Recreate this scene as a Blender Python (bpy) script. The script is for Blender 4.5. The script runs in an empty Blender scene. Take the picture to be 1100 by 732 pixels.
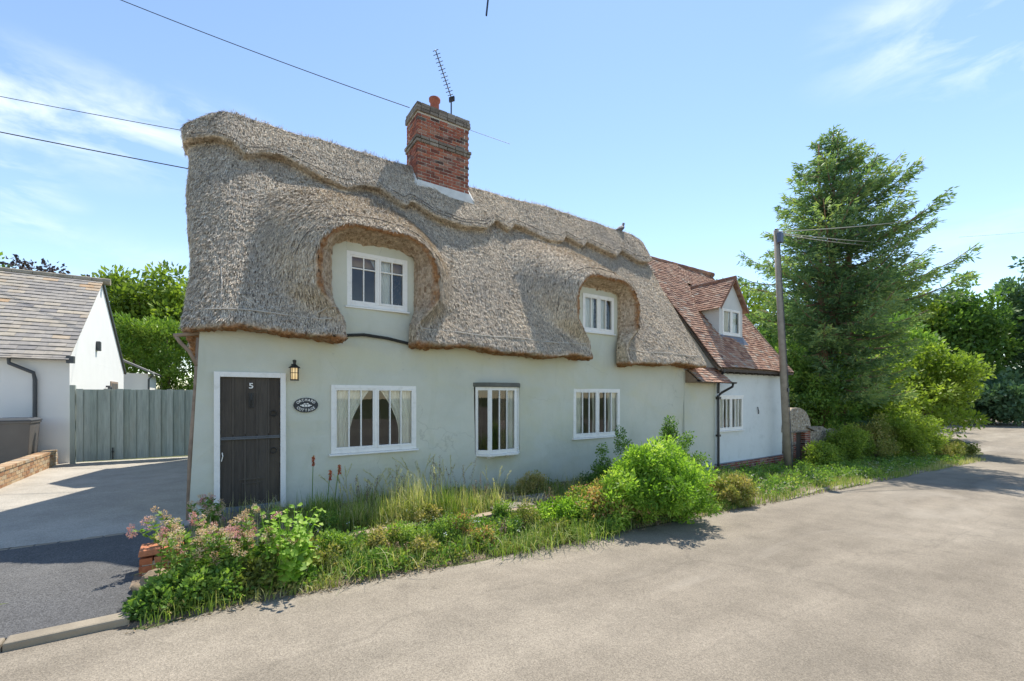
import bpy, math, random
import numpy as np
from mathutils import Vector, Matrix
rnd = random.Random(7); rg = np.random.default_rng(7)
PI = math.pi
sc = bpy.context.scene
col = sc.collection

# ------------------------------------------------------------------ camera, sky, sun, exposure
CAM = (-.018, -7.71, 1.61); YAW = 33.66; FPX = 474.0
cd = bpy.data.cameras.new('camera'); cam = bpy.data.objects.new('camera', cd); col.objects.link(cam)
cam.location = CAM; cam.rotation_euler = (math.radians(90), 0, math.radians(-YAW))
cd.sensor_width = 36; cd.lens = 36*FPX/1100; cd.shift_y = 60/1100; cd.clip_end = 3000; cd.clip_start = .05
sc.camera = cam
SUN_EL, SUN_AZ = 60.0, 50.0            # azimuth: degrees from +Y towards +X (sun stands behind the house, to the right)
W = bpy.data.worlds.new('World'); sc.world = W; W.use_nodes = True
nt = W.node_tree; N = nt.nodes; L = nt.links; N.clear()
wo = N.new('ShaderNodeOutputWorld'); bg = N.new('ShaderNodeBackground'); sky = N.new('ShaderNodeTexSky')
sky.sky_type = 'NISHITA'; sky.sun_disc = False; sky.sun_elevation = math.radians(SUN_EL); sky.sun_rotation = math.radians(SUN_AZ)
sky.air_density = 1.0; sky.dust_density = 0.03; sky.ozone_density = .9; sky.altitude = 50
bg.inputs['Strength'].default_value = .15
# wisps of cloud, laid out by direction on the sky
tc = N.new('ShaderNodeTexCoord'); mp = N.new('ShaderNodeMapping'); mp.inputs['Scale'].default_value = (2.6, 2.6, 8)
nz = N.new('ShaderNodeTexNoise'); nz.inputs['Scale'].default_value = 2.3; nz.inputs['Detail'].default_value = 11; nz.inputs['Roughness'].default_value = .58
nz.inputs['Distortion'].default_value = .35
L.new(tc.outputs['Generated'], mp.inputs[0]); L.new(mp.outputs[0], nz.inputs['Vector'])
def pixdir(x, y):
    X = (x-550)/FPX; Z = (426-y)/FPX
    return Vector((.832*X+.554, -.554*X+.832, Z)).normalized()
acc = None
for (x, y, rad, amp) in ((30,118,.30,1.0),(130,128,.25,1.0),(215,140,.2,.9),(0,178,.1,.9),(10,205,.1,.9),(0,232,.12,.9),(1040,28,.22,.75),(1100,50,.2,.8),(970,10,.15,.5),(1080,250,.2,.35),(720,330,.2,.3),(150,290,.25,.3)):
    d = pixdir(x, y)
    sub = N.new('ShaderNodeVectorMath'); sub.operation = 'SUBTRACT'; sub.inputs[1].default_value = d; L.new(tc.outputs['Generated'], sub.inputs[0])
    ms = N.new('ShaderNodeVectorMath'); ms.operation = 'MULTIPLY'; ms.inputs[1].default_value = (1,1,3.2); L.new(sub.outputs[0], ms.inputs[0])
    ln = N.new('ShaderNodeVectorMath'); ln.operation = 'LENGTH'; L.new(ms.outputs[0], ln.inputs[0])
    mr = N.new('ShaderNodeMapRange'); mr.inputs[1].default_value = 0; mr.inputs[2].default_value = rad; mr.inputs[3].default_value = amp; mr.inputs[4].default_value = 0
    mr.interpolation_type = 'SMOOTHSTEP'; L.new(ln.outputs['Value'], mr.inputs[0])
    if acc is None: acc = mr.outputs[0]
    else:
        mx = N.new('ShaderNodeMath'); mx.operation = 'MAXIMUM'; L.new(acc, mx.inputs[0]); L.new(mr.outputs[0], mx.inputs[1]); acc = mx.outputs[0]
th = N.new('ShaderNodeMapRange'); th.inputs[1].default_value = .43; th.inputs[2].default_value = .68; L.new(nz.outputs[0], th.inputs[0])
mu = N.new('ShaderNodeMath'); mu.operation = 'MULTIPLY'; L.new(acc, mu.inputs[0]); L.new(th.outputs[0], mu.inputs[1])
mu2 = N.new('ShaderNodeMath'); mu2.operation = 'MULTIPLY'; mu2.inputs[1].default_value = .85; L.new(mu.outputs[0], mu2.inputs[0])
mixc = N.new('ShaderNodeMix'); mixc.data_type = 'RGBA'; mixc.inputs[7].default_value = (5.2, 5.6, 6.0, 1)
L.new(mu2.outputs[0], mixc.inputs[0]); L.new(sky.outputs[0], mixc.inputs[6]); L.new(mixc.outputs[2], bg.inputs['Color']); L.new(bg.outputs[0], wo.inputs[0])
sd = bpy.data.lights.new('sun', 'SUN'); sun = bpy.data.objects.new('sun', sd); col.objects.link(sun)
sd.energy = 4.2; sd.angle = math.radians(.5); sd.color = (1, .95, .87)
e, a = math.radians(SUN_EL), math.radians(SUN_AZ)
S = Vector((math.sin(a)*math.cos(e), math.cos(a)*math.cos(e), math.sin(e)))
sun.rotation_euler = S.to_track_quat('Z', 'Y').to_euler()
sc.view_settings.view_transform = 'Standard'; sc.view_settings.look = 'None'; sc.view_settings.gamma = 1
sc.view_settings.use_curve_mapping = False; sc.view_settings.exposure = .68

# ------------------------------------------------------------------ helpers
def smooth(a, b, x):
    t = np.clip((np.asarray(x, float)-a)/(b-a), 0, 1); return t*t*(3-2*t)
def R(u):
    u = float(u)
    if u < 0: return -.25 + .01*min(-u, 12)
    if u < 27: return -.25-.034*u
    return -1.168-.34*(1-math.exp(-(u-27)/10))
def G(u, v): return R(u)+float(smooth(-3.0, -2.1, v))*(.1-.13*float(smooth(9.5, 12.5, u)))
def at(x, y, lift=0.0, bed=False):
    """world point where the sight line through photo pixel (x, y) meets the ground"""
    z = -.3
    for _ in range(30):
        Yc = FPX*(CAM[2]-z)/(y-426.0); Xc = (x-550)/FPX*Yc
        u = .832*Xc+.554*Yc+CAM[0]; v = -.554*Xc+.832*Yc+CAM[1]; z = G(u, v)+lift
    return Vector((u, v, G(u, v)))
def tag(o, label=None, cat=None, group=None, kind=None):
    if label: o['label'] = label
    if cat: o['category'] = cat
    if group: o['group'] = group
    if kind: o['kind'] = kind
    return o
def empty(name, loc, label, cat, group=None):
    o = bpy.data.objects.new(name, None); col.objects.link(o); o.location = loc; o.empty_display_size = .2
    return tag(o, label, cat, group)
def setp(o, parent):
    if parent is not None:
        o.parent = parent
        inv = Vector((0,0,0)); q = parent
        while q is not None: inv = inv+q.location; q = q.parent
        o.location = o.location-inv       # all parents are only translated
def make(name, V, F, mat, parent=None, tone=None, smooth_=False, attrs=None, loc=None):
    V = np.asarray(V, dtype=np.float32).reshape(-1, 3)
    me = bpy.data.meshes.new(name)
    if isinstance(F, np.ndarray):
        nf, k = F.shape
        me.vertices.add(len(V)); me.vertices.foreach_set('co', V.ravel())
        me.loops.add(nf*k); me.loops.foreach_set('vertex_index', F.ravel().astype(np.int32))
        me.polygons.add(nf); me.polygons.foreach_set('loop_start', np.arange(0, nf*k, k, dtype=np.int32))
        me.polygons.foreach_set('loop_total', np.full(nf, k, dtype=np.int32))
        me.update(calc_edges=True)
    else:
        me.from_pydata([tuple(map(float, p)) for p in V], [], F); me.update()
    if tone is not None:
        at_ = me.attributes.new('tone', 'FLOAT', 'FACE'); at_.data.foreach_set('value', np.asarray(tone, dtype=np.float32))
    for k_, arr in (attrs or {}).items():
        at_ = me.attributes.new(k_, 'FLOAT', 'POINT'); at_.data.foreach_set('value', np.asarray(arr, dtype=np.float32))
    if smooth_: me.polygons.foreach_set('use_smooth', [True]*len(me.polygons))
    if mat is not None: me.materials.append(mat)
    me.validate()
    o = bpy.data.objects.new(name, me); col.objects.link(o)
    if loc is not None: o.location = loc
    elif parent is None and len(V):
        c = (V.min(0)+V.max(0))/2; c[2] = V[:,2].min(); me.transform(Matrix.Translation(Vector([-float(x) for x in c]))); o.location = [float(x) for x in c]
    setp(o, parent)
    return o
class MB:
    def __init__(s): s.V = []; s.F = []; s.T = []
    def add(s, vs, fs, t=.5):
        b = len(s.V); s.V += [tuple(v) for v in vs]; s.F += [tuple(i+b for i in f) for f in fs]; s.T += [t]*len(fs); return s
    def box(s, x0, x1, y0, y1, z0, z1, t=.5, bev=0, j=0):
        vs = [Vector((x, y, z)) for x in (x0, x1) for y in (y0, y1) for z in (z0, z1)]
        if j: vs = [v+Vector((rnd.uniform(-j, j), rnd.uniform(-j, j), rnd.uniform(-j, j))) for v in vs]
        fs = [(0,1,3,2),(4,6,7,5),(0,4,5,1),(2,3,7,6),(0,2,6,4),(1,5,7,3)]
        return s.add(vs, fs, t)
    def obox(s, c, ax, ay, az, t=.5):
        c = Vector(c); ax = Vector(ax); ay = Vector(ay); az = Vector(az)
        vs = [c+sx*ax+sy*ay+sz*az for sx in (-1,1) for sy in (-1,1) for sz in (-1,1)]
        return s.add(vs, [(0,1,3,2),(4,6,7,5),(0,4,5,1),(2,3,7,6),(0,2,6,4),(1,5,7,3)], t)
    def tube(s, pts, rs, n=8, t=.5, cap=True):
        pts = [Vector([float(c_) for c_ in p]) for p in pts]
        if not hasattr(rs, '__len__'): rs = [rs]*len(pts)
        b = len(s.V); ref = None
        for i, p in enumerate(pts):
            d = (pts[min(i+1, len(pts)-1)]-pts[max(i-1, 0)]).normalized()
            if ref is None: ref = Vector((0,0,1)) if abs(d.z) < .9 else Vector((1,0,0))
            x = d.cross(ref).normalized(); y = d.cross(x).normalized(); ref = y*-1 if abs(d.dot(y*-1)) < .95 else ref
            for k in range(n):
                an = 2*PI*k/n; s.V.append(tuple(p+float(rs[i])*(math.cos(an)*x+math.sin(an)*y)))
        for i in range(len(pts)-1):
            for k in range(n):
                s.F.append((b+i*n+k, b+i*n+(k+1)%n, b+(i+1)*n+(k+1)%n, b+(i+1)*n+k)); s.T.append(t)
        if cap:
            s.F.append(tuple(b+k for k in range(n))[::-1]); s.T.append(t)
            s.F.append(tuple(b+(len(pts)-1)*n+k for k in range(n))); s.T.append(t)
        return s
    def lathe(s, c, prof, n=20, t=.5):
        b = len(s.V); c = Vector(c)
        for r, z in prof:
            for k in range(n):
                an = 2*PI*k/n; s.V.append((c.x+r*math.cos(an), c.y+r*math.sin(an), c.z+z))
        for i in range(len(prof)-1):
            for k in range(n):
                s.F.append((b+i*n+k, b+i*n+(k+1)%n, b+(i+1)*n+(k+1)%n, b+(i+1)*n+k)); s.T.append(t)
        s.F.append(tuple(b+k for k in range(n))[::-1]); s.F.append(tuple(b+(len(prof)-1)*n+k for k in range(n))); s.T += [t, t]
        return s
    def poly(s, pts, y0, y1, t=.5, axis='y'):
        """extrude a polygon (a, b) along an axis"""
        n = len(pts)
        if axis == 'y': vs = [(a_, y0, b_) for a_, b_ in pts]+[(a_, y1, b_) for a_, b_ in pts]
        else: vs = [(y0, a_, b_) for a_, b_ in pts]+[(y1, a_, b_) for a_, b_ in pts]
        fs = [tuple(range(n)), tuple(range(2*n-1, n-1, -1))]+[(i, i+n, (i+1)%n+n, (i+1)%n) for i in range(n)]
        return s.add(vs, fs, t)
    def build(s, name, mat, parent=None, smooth_=False, bevel=0):
        o = make(name, s.V, s.F, mat, parent, tone=s.T, smooth_=smooth_)
        import bmesh
        bm = bmesh.new(); bm.from_mesh(o.data); bmesh.ops.recalc_face_normals(bm, faces=bm.faces); bm.to_mesh(o.data); bm.free()
        if bevel:
            m = o.modifiers.new('b', 'BEVEL'); m.width = bevel; m.segments = 2; m.limit_method = 'ANGLE'
        return o

# ------------------------------------------------------------------ materials
def mat_new(name):
    m = bpy.data.materials.new(name); m.use_nodes = True; t = m.node_tree; t.nodes.clear()
    return m, t.nodes, t.links
def principled(n, l, rough=.8, spec=.3):
    b = n.new('ShaderNodeBsdfPrincipled'); o = n.new('ShaderNodeOutputMaterial'); l.new(b.outputs[0], o.inputs[0])
    b.inputs['Roughness'].default_value = rough; b.inputs['Specular IOR Level'].default_value = spec
    return b
def noise(n, l, scale, detail=5, rough=.55, coord='Object', sc3=None, dist=0):
    t = n.new('ShaderNodeTexCoord'); m = n.new('ShaderNodeMapping'); x = n.new('ShaderNodeTexNoise')
    if sc3: m.inputs['Scale'].default_value = sc3
    x.inputs['Scale'].default_value = scale; x.inputs['Detail'].default_value = detail; x.inputs['Roughness'].default_value = rough; x.inputs['Distortion'].default_value = dist
    l.new(t.outputs[coord], m.inputs[0]); l.new(m.outputs[0], x.inputs['Vector']); return x.outputs[0]
def ramp(n, l, src, stops):
    r = n.new('ShaderNodeValToRGB'); l.new(src, r.inputs[0]); el = r.color_ramp.elements
    while len(el) < len(stops): el.new(.5)
    for e_, (p, c) in zip(el, stops):
        e_.position = p; e_.color = (*c, 1) if len(c) == 3 else c
    return r.outputs[0]
def g3(x): return (x, x, x)
def mixrgb(n, l, f, a_, b_, mode='MIX'):
    m = n.new('ShaderNodeMix'); m.data_type = 'RGBA'; m.blend_type = mode
    for i, v in ((0, f), (6, a_), (7, b_)):
        if isinstance(v, (int, float)): m.inputs[i].default_value = v
        elif isinstance(v, tuple): m.inputs[i].default_value = (*v, 1)
        else: l.new(v, m.inputs[i])
    return m.outputs[2]
def math_(n, l, op, a_, b_=0.0):
    m = n.new('ShaderNodeMath'); m.operation = op
    for i, v in ((0, a_), (1, b_)):
        if isinstance(v, (int, float)): m.inputs[i].default_value = v
        else: l.new(v, m.inputs[i])
    return m.outputs[0]
def bump(n, l, h, b, strength=.5, dist=.01, prev=None):
    x = n.new('ShaderNodeBump'); x.inputs['Strength'].default_value = strength; x.inputs['Distance'].default_value = dist
    l.new(h, x.inputs['Height'])
    if prev: l.new(prev, x.inputs['Normal'])
    if b: l.new(x.outputs[0], b.inputs['Normal'])
    return x.outputs[0]
def attr(n, name='tone'):
    a_ = n.new('ShaderNodeAttribute'); a_.attribute_name = name; return a_.outputs['Fac']
def basic(name, c, rough=.6, var=.12, scale=6, bscale=40, bst=.15, metal=0, spec=.4, dirt=None):
    m, n, l = mat_new(name); b = principled(n, l, rough, spec); b.inputs['Metallic'].default_value = metal
    s = noise(n, l, scale, 6)
    cc = ramp(n, l, s, [(.3, tuple(x*(1-var) for x in c)), (.7, tuple(min(1, x*(1+var)) for x in c))])
    if dirt:
        d = ramp(n, l, noise(n, l, dirt[1], 8, .65), [(.52, g3(0)), (.72, g3(1))]); cc = mixrgb(n, l, math_(n, l, 'MULTIPLY', d, dirt[2]), cc, dirt[0])
    l.new(cc, b.inputs['Base Color']); bump(n, l, noise(n, l, bscale, 4), b, bst, .01); return m
def toned(name, stops, rough=.85, var=.25, scale=30, bst=.5, spec=.2, bscale=90, extra=None):
    """base colour picked per piece from its tone attribute, broken up by noise"""
    m, n, l = mat_new(name); b = principled(n, l, rough, spec)
    c = ramp(n, l, attr(n), stops)
    v = ramp(n, l, noise(n, l, scale, 6, .65), [(.25, g3(1-var)), (.75, g3(1+var*.6))])
    c = mixrgb(n, l, 1.0, c, v, 'MULTIPLY')
    if extra:
        d = ramp(n, l, noise(n, l, extra[1], 7, .6), [(extra[3] if len(extra) > 3 else .55, g3(0)), (.75, g3(1))]); c = mixrgb(n, l, math_(n, l, 'MULTIPLY', d, extra[2]), c, extra[0])
    l.new(c, b.inputs['Base Color']); bump(n, l, noise(n, l, bscale, 5, .7), b, bst, .006); return m
def leafmat(name, stops, trans=.35, rough=.55):
    m, n, l = mat_new(name)
    c = ramp(n, l, attr(n), stops)
    b = n.new('ShaderNodeBsdfPrincipled'); b.inputs['Roughness'].default_value = rough; b.inputs['Specular IOR Level'].default_value = .3
    t = n.new('ShaderNodeBsdfTranslucent'); mx = n.new('ShaderNodeMixShader'); mx.inputs[0].default_value = trans; o = n.new('ShaderNodeOutputMaterial')
    ct = mixrgb(n, l, 1.0, c, (1.25, 1.35, .6), 'MULTIPLY')
    l.new(c, b.inputs['Base Color']); l.new(ct, t.inputs['Color']); l.new(b.outputs[0], mx.inputs[1]); l.new(t.outputs[0], mx.inputs[2]); l.new(mx.outputs[0], o.inputs[0])
    return m
M = {}
# lime render, sage green, hand floated, patched and stained
def render_mat():
    m, n, l = mat_new('sage_render'); b = principled(n, l, .9, .15)
    c = ramp(n, l, noise(n, l, .7, 5, .6), [(.3, (.55,.555,.46)), (.5, (.61,.61,.51)), (.72, (.67,.65,.53))])
    st = ramp(n, l, noise(n, l, 1.6, 8, .65, sc3=(1.6,1,.45), dist=.6), [(.55, g3(0)), (.75, g3(1))]); c = mixrgb(n, l, math_(n, l, 'MULTIPLY', st, .45), c, (.47,.48,.36))
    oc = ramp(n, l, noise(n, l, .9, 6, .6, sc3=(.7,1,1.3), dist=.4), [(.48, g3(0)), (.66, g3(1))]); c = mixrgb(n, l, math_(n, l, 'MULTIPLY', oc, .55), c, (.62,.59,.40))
    sp = ramp(n, l, noise(n, l, 14, 8, .7), [(.64, g3(0)), (.70, g3(1))]); c = mixrgb(n, l, math_(n, l, 'MULTIPLY', sp, .40), c, (.35,.37,.31))
    l.new(c, b.inputs['Base Color'])
    k = bump(n, l, noise(n, l, 2.2, 3, .5), None, .55, .05)
    k2 = bump(n, l, noise(n, l, 18, 5, .6), None, .3, .012, k)
    # hairline cracks
    t = n.new('ShaderNodeTexCoord'); v = n.new('ShaderNodeTexVoronoi'); v.feature = 'DISTANCE_TO_EDGE'; v.inputs['Scale'].default_value = .9
    nn = n.new('ShaderNodeTexNoise'); nn.inputs['Scale'].default_value = 3; nn.inputs['Detail'].default_value = 6; ad = n.new('ShaderNodeMix'); ad.data_type = 'RGBA'; ad.inputs[0].default_value = .25
    l.new(t.outputs['Object'], nn.inputs['Vector']); l.new(t.outputs['Object'], ad.inputs[6]); l.new(nn.outputs[1], ad.inputs[7]); l.new(ad.outputs[2], v.inputs['Vector'])
    cr = ramp(n, l, v.outputs['Distance'], [(.0, g3(0)), (.006, g3(1))]); cw = ramp(n, l, noise(n, l, .6, 3), [(.50, g3(0)), (.58, g3(1))])
    c9 = mixrgb(n, l, cw, (1,1,1), ramp(n, l, v.outputs['Distance'], [(.0, g3(.82)), (.004, g3(1))])); l.new(mixrgb(n, l, 1, c, c9, 'MULTIPLY'), b.inputs['Base Color'])
    k3 = bump(n, l, cr, b, .35, .004, k2)
    return m
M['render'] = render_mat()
M['wing'] = basic('pale_blue_render', (.72,.735,.70), .9, .04, 1.2, 18, .35, spec=.15, dirt=((.5,.52,.47), 3, .4))
M['whitewall'] = basic('white_render', (.82,.80,.76), .85, .03, 1.5, 30, .25, spec=.15)
M['white'] = basic('white_paint', (.86,.83,.77), .45, .03, 5, 60, .12, dirt=((.45,.43,.36), 9, .3))
M['leafwhite'] = basic('dormer_render', (.62,.62,.58), .85, .06, 2, 30, .2)
M['pane_dark'] = basic('dark_interior', (.10,.095,.085), .9, .2)
M['room'] = basic('room_plaster', (.42,.38,.33), .9, .1)
M['black'] = basic('black_metal', (.03,.03,.032), .4, .2, spec=.5)
M['gutter'] = basic('dark_grey_plastic', (.07,.075,.08), .4, .1)
M['lead'] = basic('lead_sheet', (.22,.24,.28), .5, .15, 4, 30, .3, metal=.3)
M['mortar'] = basic('pale_mortar', (.55,.52,.46), .95, .1, 8, 50, .6)
M['pot'] = basic('terracotta', (.33,.10,.06), .8, .15, 8, 50, .3, dirt=((.2,.13,.1), 8, .5))
M['stone'] = basic('weathered_stone', (.24,.21,.17), .95, .25, 5, 25, .8, dirt=((.2,.17,.13), 6, .6))
M['kerb'] = basic('concrete_kerb', (.30,.25,.18), .9, .2, 4, 60, .5, dirt=((.22,.2,.16), 5, .5))
M['bark'] = basic('bark', (.20,.15,.11), .95, .3, 6, 20, 1.0)
M['barkred'] = basic('red_bark', (.28,.17,.11), .95, .3, 6, 20, 1.0)
M['timber'] = basic('weathered_timber', (.30,.22,.16), .9, .25, 8, 30, .5)
M['pole'] = basic('pole_timber', (.34,.29,.23), .9, .15, 5, 40, .4, dirt=((.18,.15,.12), 7, .5))
M['wire'] = basic('wire_black', (.02,.02,.022), .5)
M['curtain'] = basic('cream_curtain', (.86,.84,.76), .95, .05)
M['screen'] = basic('lace_curtain', (.55,.55,.52), .95, .05)
M['soil'] = basic('dry_soil', (.20,.15,.105), 1, .35, 6, 30, .9)
M['ironwork'] = basic('iron', (.05,.048,.045), .5, .2, metal=.6)
M['bin'] = basic('brown_bin_plastic', (.13,.12,.11), .5, .1, 3)
M['binlight'] = basic('grey_bin_plastic', (.36,.36,.36), .45, .1, 3)
M['lampglass'] = None
def lamp_glass():
    m, n, l = mat_new('amber_glass'); b = principled(n, l, .35, .5); b.inputs['Base Color'].default_value = (.85,.6,.3,1)
    b.inputs['Emission Color'].default_value = (1,.72,.36,1); b.inputs['Emission Strength'].default_value = .35; return m
M['lampglass'] = lamp_glass()
def glass():
    m, n, l = mat_new('window_glass'); o = n.new('ShaderNodeOutputMaterial')
    g = n.new('ShaderNodeBsdfGlossy'); g.inputs['Roughness'].default_value = .015; g.inputs['Color'].default_value = (.95,.97,1,1)
    t = n.new('ShaderNodeBsdfTransparent'); t.inputs['Color'].default_value = (.95,.97,.95,1)
    f = n.new('ShaderNodeFresnel'); f.inputs['IOR'].default_value = 1.55
    f2 = math_(n, l, 'ADD', math_(n, l, 'MULTIPLY', f.outputs[0], 1.1), .01)
    nb = noise(n, l, 1.3, 2); k = bump(n, l, nb, None, .03, .02); l.new(k, g.inputs['Normal'])
    mx = n.new('ShaderNodeMixShader'); l.new(f2, mx.inputs[0]); l.new(t.outputs[0], mx.inputs[1]); l.new(g.outputs[0], mx.inputs[2]); l.new(mx.outputs[0], o.inputs[0]); return m
M['glass'] = glass()
M['brick'] = toned('brick', [(0, (.085,.05,.042)), (.22, (.20,.07,.05)), (.5, (.34,.105,.065)), (.78, (.42,.15,.085)), (.92, (.34,.24,.19)), (1, (.12,.10,.085))], var=.45, scale=22, extra=((.42,.38,.32), 5, .55, .52))
M['brickpale'] = toned('pale_brick', [(0, (.34,.18,.10)), (.4, (.50,.32,.18)), (.8, (.55,.42,.27)), (1, (.42,.36,.28))], var=.35, extra=((.25,.22,.16), 8, .5, .5))
M['brickgrey'] = toned('lichened_brick', [(0, (.15,.12,.095)), (.5, (.24,.20,.16)), (1, (.33,.29,.24))], var=.35)
M['tile'] = toned('clay_tile', [(0, (.20,.11,.085)), (.3, (.34,.185,.125)), (.6, (.45,.26,.175)), (.85, (.50,.35,.25)), (1, (.40,.34,.28))], var=.3, scale=12, extra=((.34,.31,.26), 2.5, .45, .5))
M['slate'] = toned('stone_slate', [(0, (.27,.25,.23)), (.5, (.37,.335,.29)), (.85, (.46,.40,.31)), (1, (.50,.34,.20))], var=.3, scale=6, extra=((.42,.30,.17), 1.3, .4, .58))

def thatch_mat():
    m, n, l = mat_new('thatch'); b = principled(n, l, .95, .12)
    t = ramp(n, l, attr(n), [(0, (.10,.075,.055)), (.22, (.34,.27,.20)), (.5, (.68,.57,.44)), (1, (.95,.86,.71))])
    big = ramp(n, l, noise(n, l, .55, 6, .65), [(.3, (.80,.79,.79)), (.6, (1.1,1.06,1.0))]); t = mixrgb(n, l, 1.0, t, big, 'MULTIPLY')
    # fine chopped-straw ends
    f1 = noise(n, l, 36, 4, .75, sc3=(1.7,.6,.5)); fv = ramp(n, l, f1, [(.30, g3(.45)), (.5, g3(1.0)), (.68, g3(1.5))]); t = mixrgb(n, l, .85, t, fv, 'MULTIPLY')
    fr = attr(n, 'fresh')
    on = ramp(n, l, noise(n, l, 22, 5, .7), [(.3, (.17,.07,.03)), (.5, (.42,.20,.085)), (.7, (.62,.36,.17))])
    bl = ramp(n, l, noise(n, l, 3.2, 5, .6), [(.30, g3(.45)), (.5, g3(1))]); fn = math_(n, l, 'MULTIPLY', fr, bl)
    c = mixrgb(n, l, fn, t, on)
    l.new(c, b.inputs['Base Color'])
    k = bump(n, l, f1, None, 1.0, .035); bump(n, l, noise(n, l, 6, 5, .7), b, .6, .06, k)
    return m
M['thatch'] = thatch_mat()

def asphalt(name, lo, mid, hi, patch, speck=.5, cracks=True, tint=None):
    m, n, l = mat_new(name); b = principled(n, l, .92, .2)
    c = ramp(n, l, noise(n, l, .22, 6, .6, sc3=(.5,1,1)), [(.3, lo), (.5, mid), (.72, hi)])
    c2 = ramp(n, l, noise(n, l, 1.8, 9, .7), [(.35, g3(.86)), (.65, g3(1.1))]); c = mixrgb(n, l, 1, c, c2, 'MULTIPLY')
    t = n.new('ShaderNodeTexCoord'); v = n.new('ShaderNodeTexVoronoi'); v.inputs['Scale'].default_value = 120; l.new(t.outputs['Object'], v.inputs['Vector'])
    s = ramp(n, l, v.outputs['Color'], [(.05, g3(1-speck)), (.5, g3(1)), (.95, g3(1+speck*1.1))]); c = mixrgb(n, l, .8, c, s, 'MULTIPLY')
    f = ramp(n, l, noise(n, l, 260, 2, .6), [(.3, g3(.85)), (.7, g3(1.15))]); c = mixrgb(n, l, .25, c, f, 'MULTIPLY')
    pt = ramp(n, l, noise(n, l, .55, 7, .6, sc3=(.35,1,1), dist=.8), [(.57, g3(0)), (.66, g3(1))]); c = mixrgb(n, l, math_(n, l, 'MULTIPLY', pt, .45), c, patch)
    if tint:     # tyre-polished tracks, old trench seam and oil drips that run with the road
        sx = n.new('ShaderNodeSeparateXYZ'); l.new(t.outputs['Object'], sx.inputs[0]); wv = n.new('ShaderNodeTexNoise'); wv.inputs['Scale'].default_value = .25; wv.inputs['Detail'].default_value = 3; l.new(t.outputs['Object'], wv.inputs['Vector'])
        yy = math_(n, l, 'ADD', sx.outputs[1], math_(n, l, 'MULTIPLY', wv.outputs[0], 1.2))
        tr = math_(n, l, 'SINE', math_(n, l, 'MULTIPLY', yy, 3.6)); trc = ramp(n, l, math_(n, l, 'MULTIPLY_ADD', tr, .5), [(.0, g3(.90)), (.5, g3(1.06))]); 
        gr = ramp(n, l, noise(n, l, .9, 8, .68, sc3=(.22,1.4,1)), [(.35, g3(.84)), (.62, g3(1.08))]); c = mixrgb(n, l, .8, c, gr, 'MULTIPLY'); c = mixrgb(n, l, .7, c, trc, 'MULTIPLY')
        oil = ramp(n, l, noise(n, l, 2.6, 3, .5, sc3=(1,1,1)), [(.70, g3(1)), (.76, g3(.72))]); c = mixrgb(n, l, .6, c, oil, 'MULTIPLY')
        seam = math_(n, l, 'ABSOLUTE', math_(n, l, 'ADD', math_(n, l, 'ADD', sx.outputs[1], 5.4), math_(n, l, 'MULTIPLY', wv.outputs[0], .8)))
        c = mixrgb(n, l, .2, c, ramp(n, l, seam, [(.004, g3(.62)), (.022, g3(1))]), 'MULTIPLY')
    if cracks:
        w = n.new('ShaderNodeTexVoronoi'); w.feature = 'DISTANCE_TO_EDGE'; w.inputs['Scale'].default_value = .10
        nn = n.new('ShaderNodeTexNoise'); nn.inputs['Scale'].default_value = .9; nn.inputs['Detail'].default_value = 8; ad = n.new('ShaderNodeVectorMath'); ad.operation = 'ADD'
        sb = n.new('ShaderNodeVectorMath'); sb.operation = 'SCALE'; sb.inputs['Scale'].default_value = 1.1
        l.new(t.outputs['Object'], nn.inputs['Vector']); l.new(nn.outputs[1], sb.inputs[0]); l.new(t.outputs['Object'], ad.inputs[0]); l.new(sb.outputs[0], ad.inputs[1]); l.new(ad.outputs[0], w.inputs['Vector'])
        cr = ramp(n, l, w.outputs['Distance'], [(.0, g3(.72)), (.0016, g3(1))]); c = mixrgb(n, l, .4, c, cr, 'MULTIPLY')
    l.new(c, b.inputs['Base Color']); k = bump(n, l, v.outputs['Distance'], None, .5, .006); bump(n, l, noise(n, l, 3, 4, .5), b, .22, .015, k); return m
M['road'] = asphalt('worn_road', (.200,.168,.126), (.258,.220,.168), (.305,.264,.205), (.36,.315,.25), .35, tint=True)
M['drive'] = asphalt('pale_drive', (.36,.325,.265), (.42,.38,.315), (.47,.43,.36), (.36,.32,.26), .3, False)
M['tarmac'] = asphalt('dark_tarmac', (.085,.085,.086), (.105,.103,.10), (.135,.13,.12), (.15,.14,.125), .55, False)
M['earth'] = asphalt('grass_earth', (.06,.08,.03), (.09,.11,.04), (.14,.13,.06), (.16,.14,.08), .4, False)

def planks(name, c0, c1, stain):
    m, n, l = mat_new(name); b = principled(n, l, .85, .2)
    c = ramp(n, l, attr(n), [(0, c0), (1, c1)])
    g = ramp(n, l, noise(n, l, 3, 8, .7, sc3=(9,9,.7), dist=.4), [(.3, g3(.72)), (.7, g3(1.2))]); c = mixrgb(n, l, 1, c, g, 'MULTIPLY')
    s = ramp(n, l, noise(n, l, 1.2, 6, .6, sc3=(2,2,.6)), [(.5, g3(0)), (.7, g3(1))]); c = mixrgb(n, l, math_(n, l, 'MULTIPLY', s, .5), c, stain)
    l.new(c, b.inputs['Base Color']); bump(n, l, noise(n, l, 8, 6, .6, sc3=(9,9,.6)), b, .4, .008); return m
M['gate'] = planks('gate_paint', (.29,.335,.29), (.42,.46,.41), (.40,.39,.31))
M['door'] = planks('dark_door_paint', (.075,.062,.050), (.10,.085,.070), (.13,.105,.075))

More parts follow.
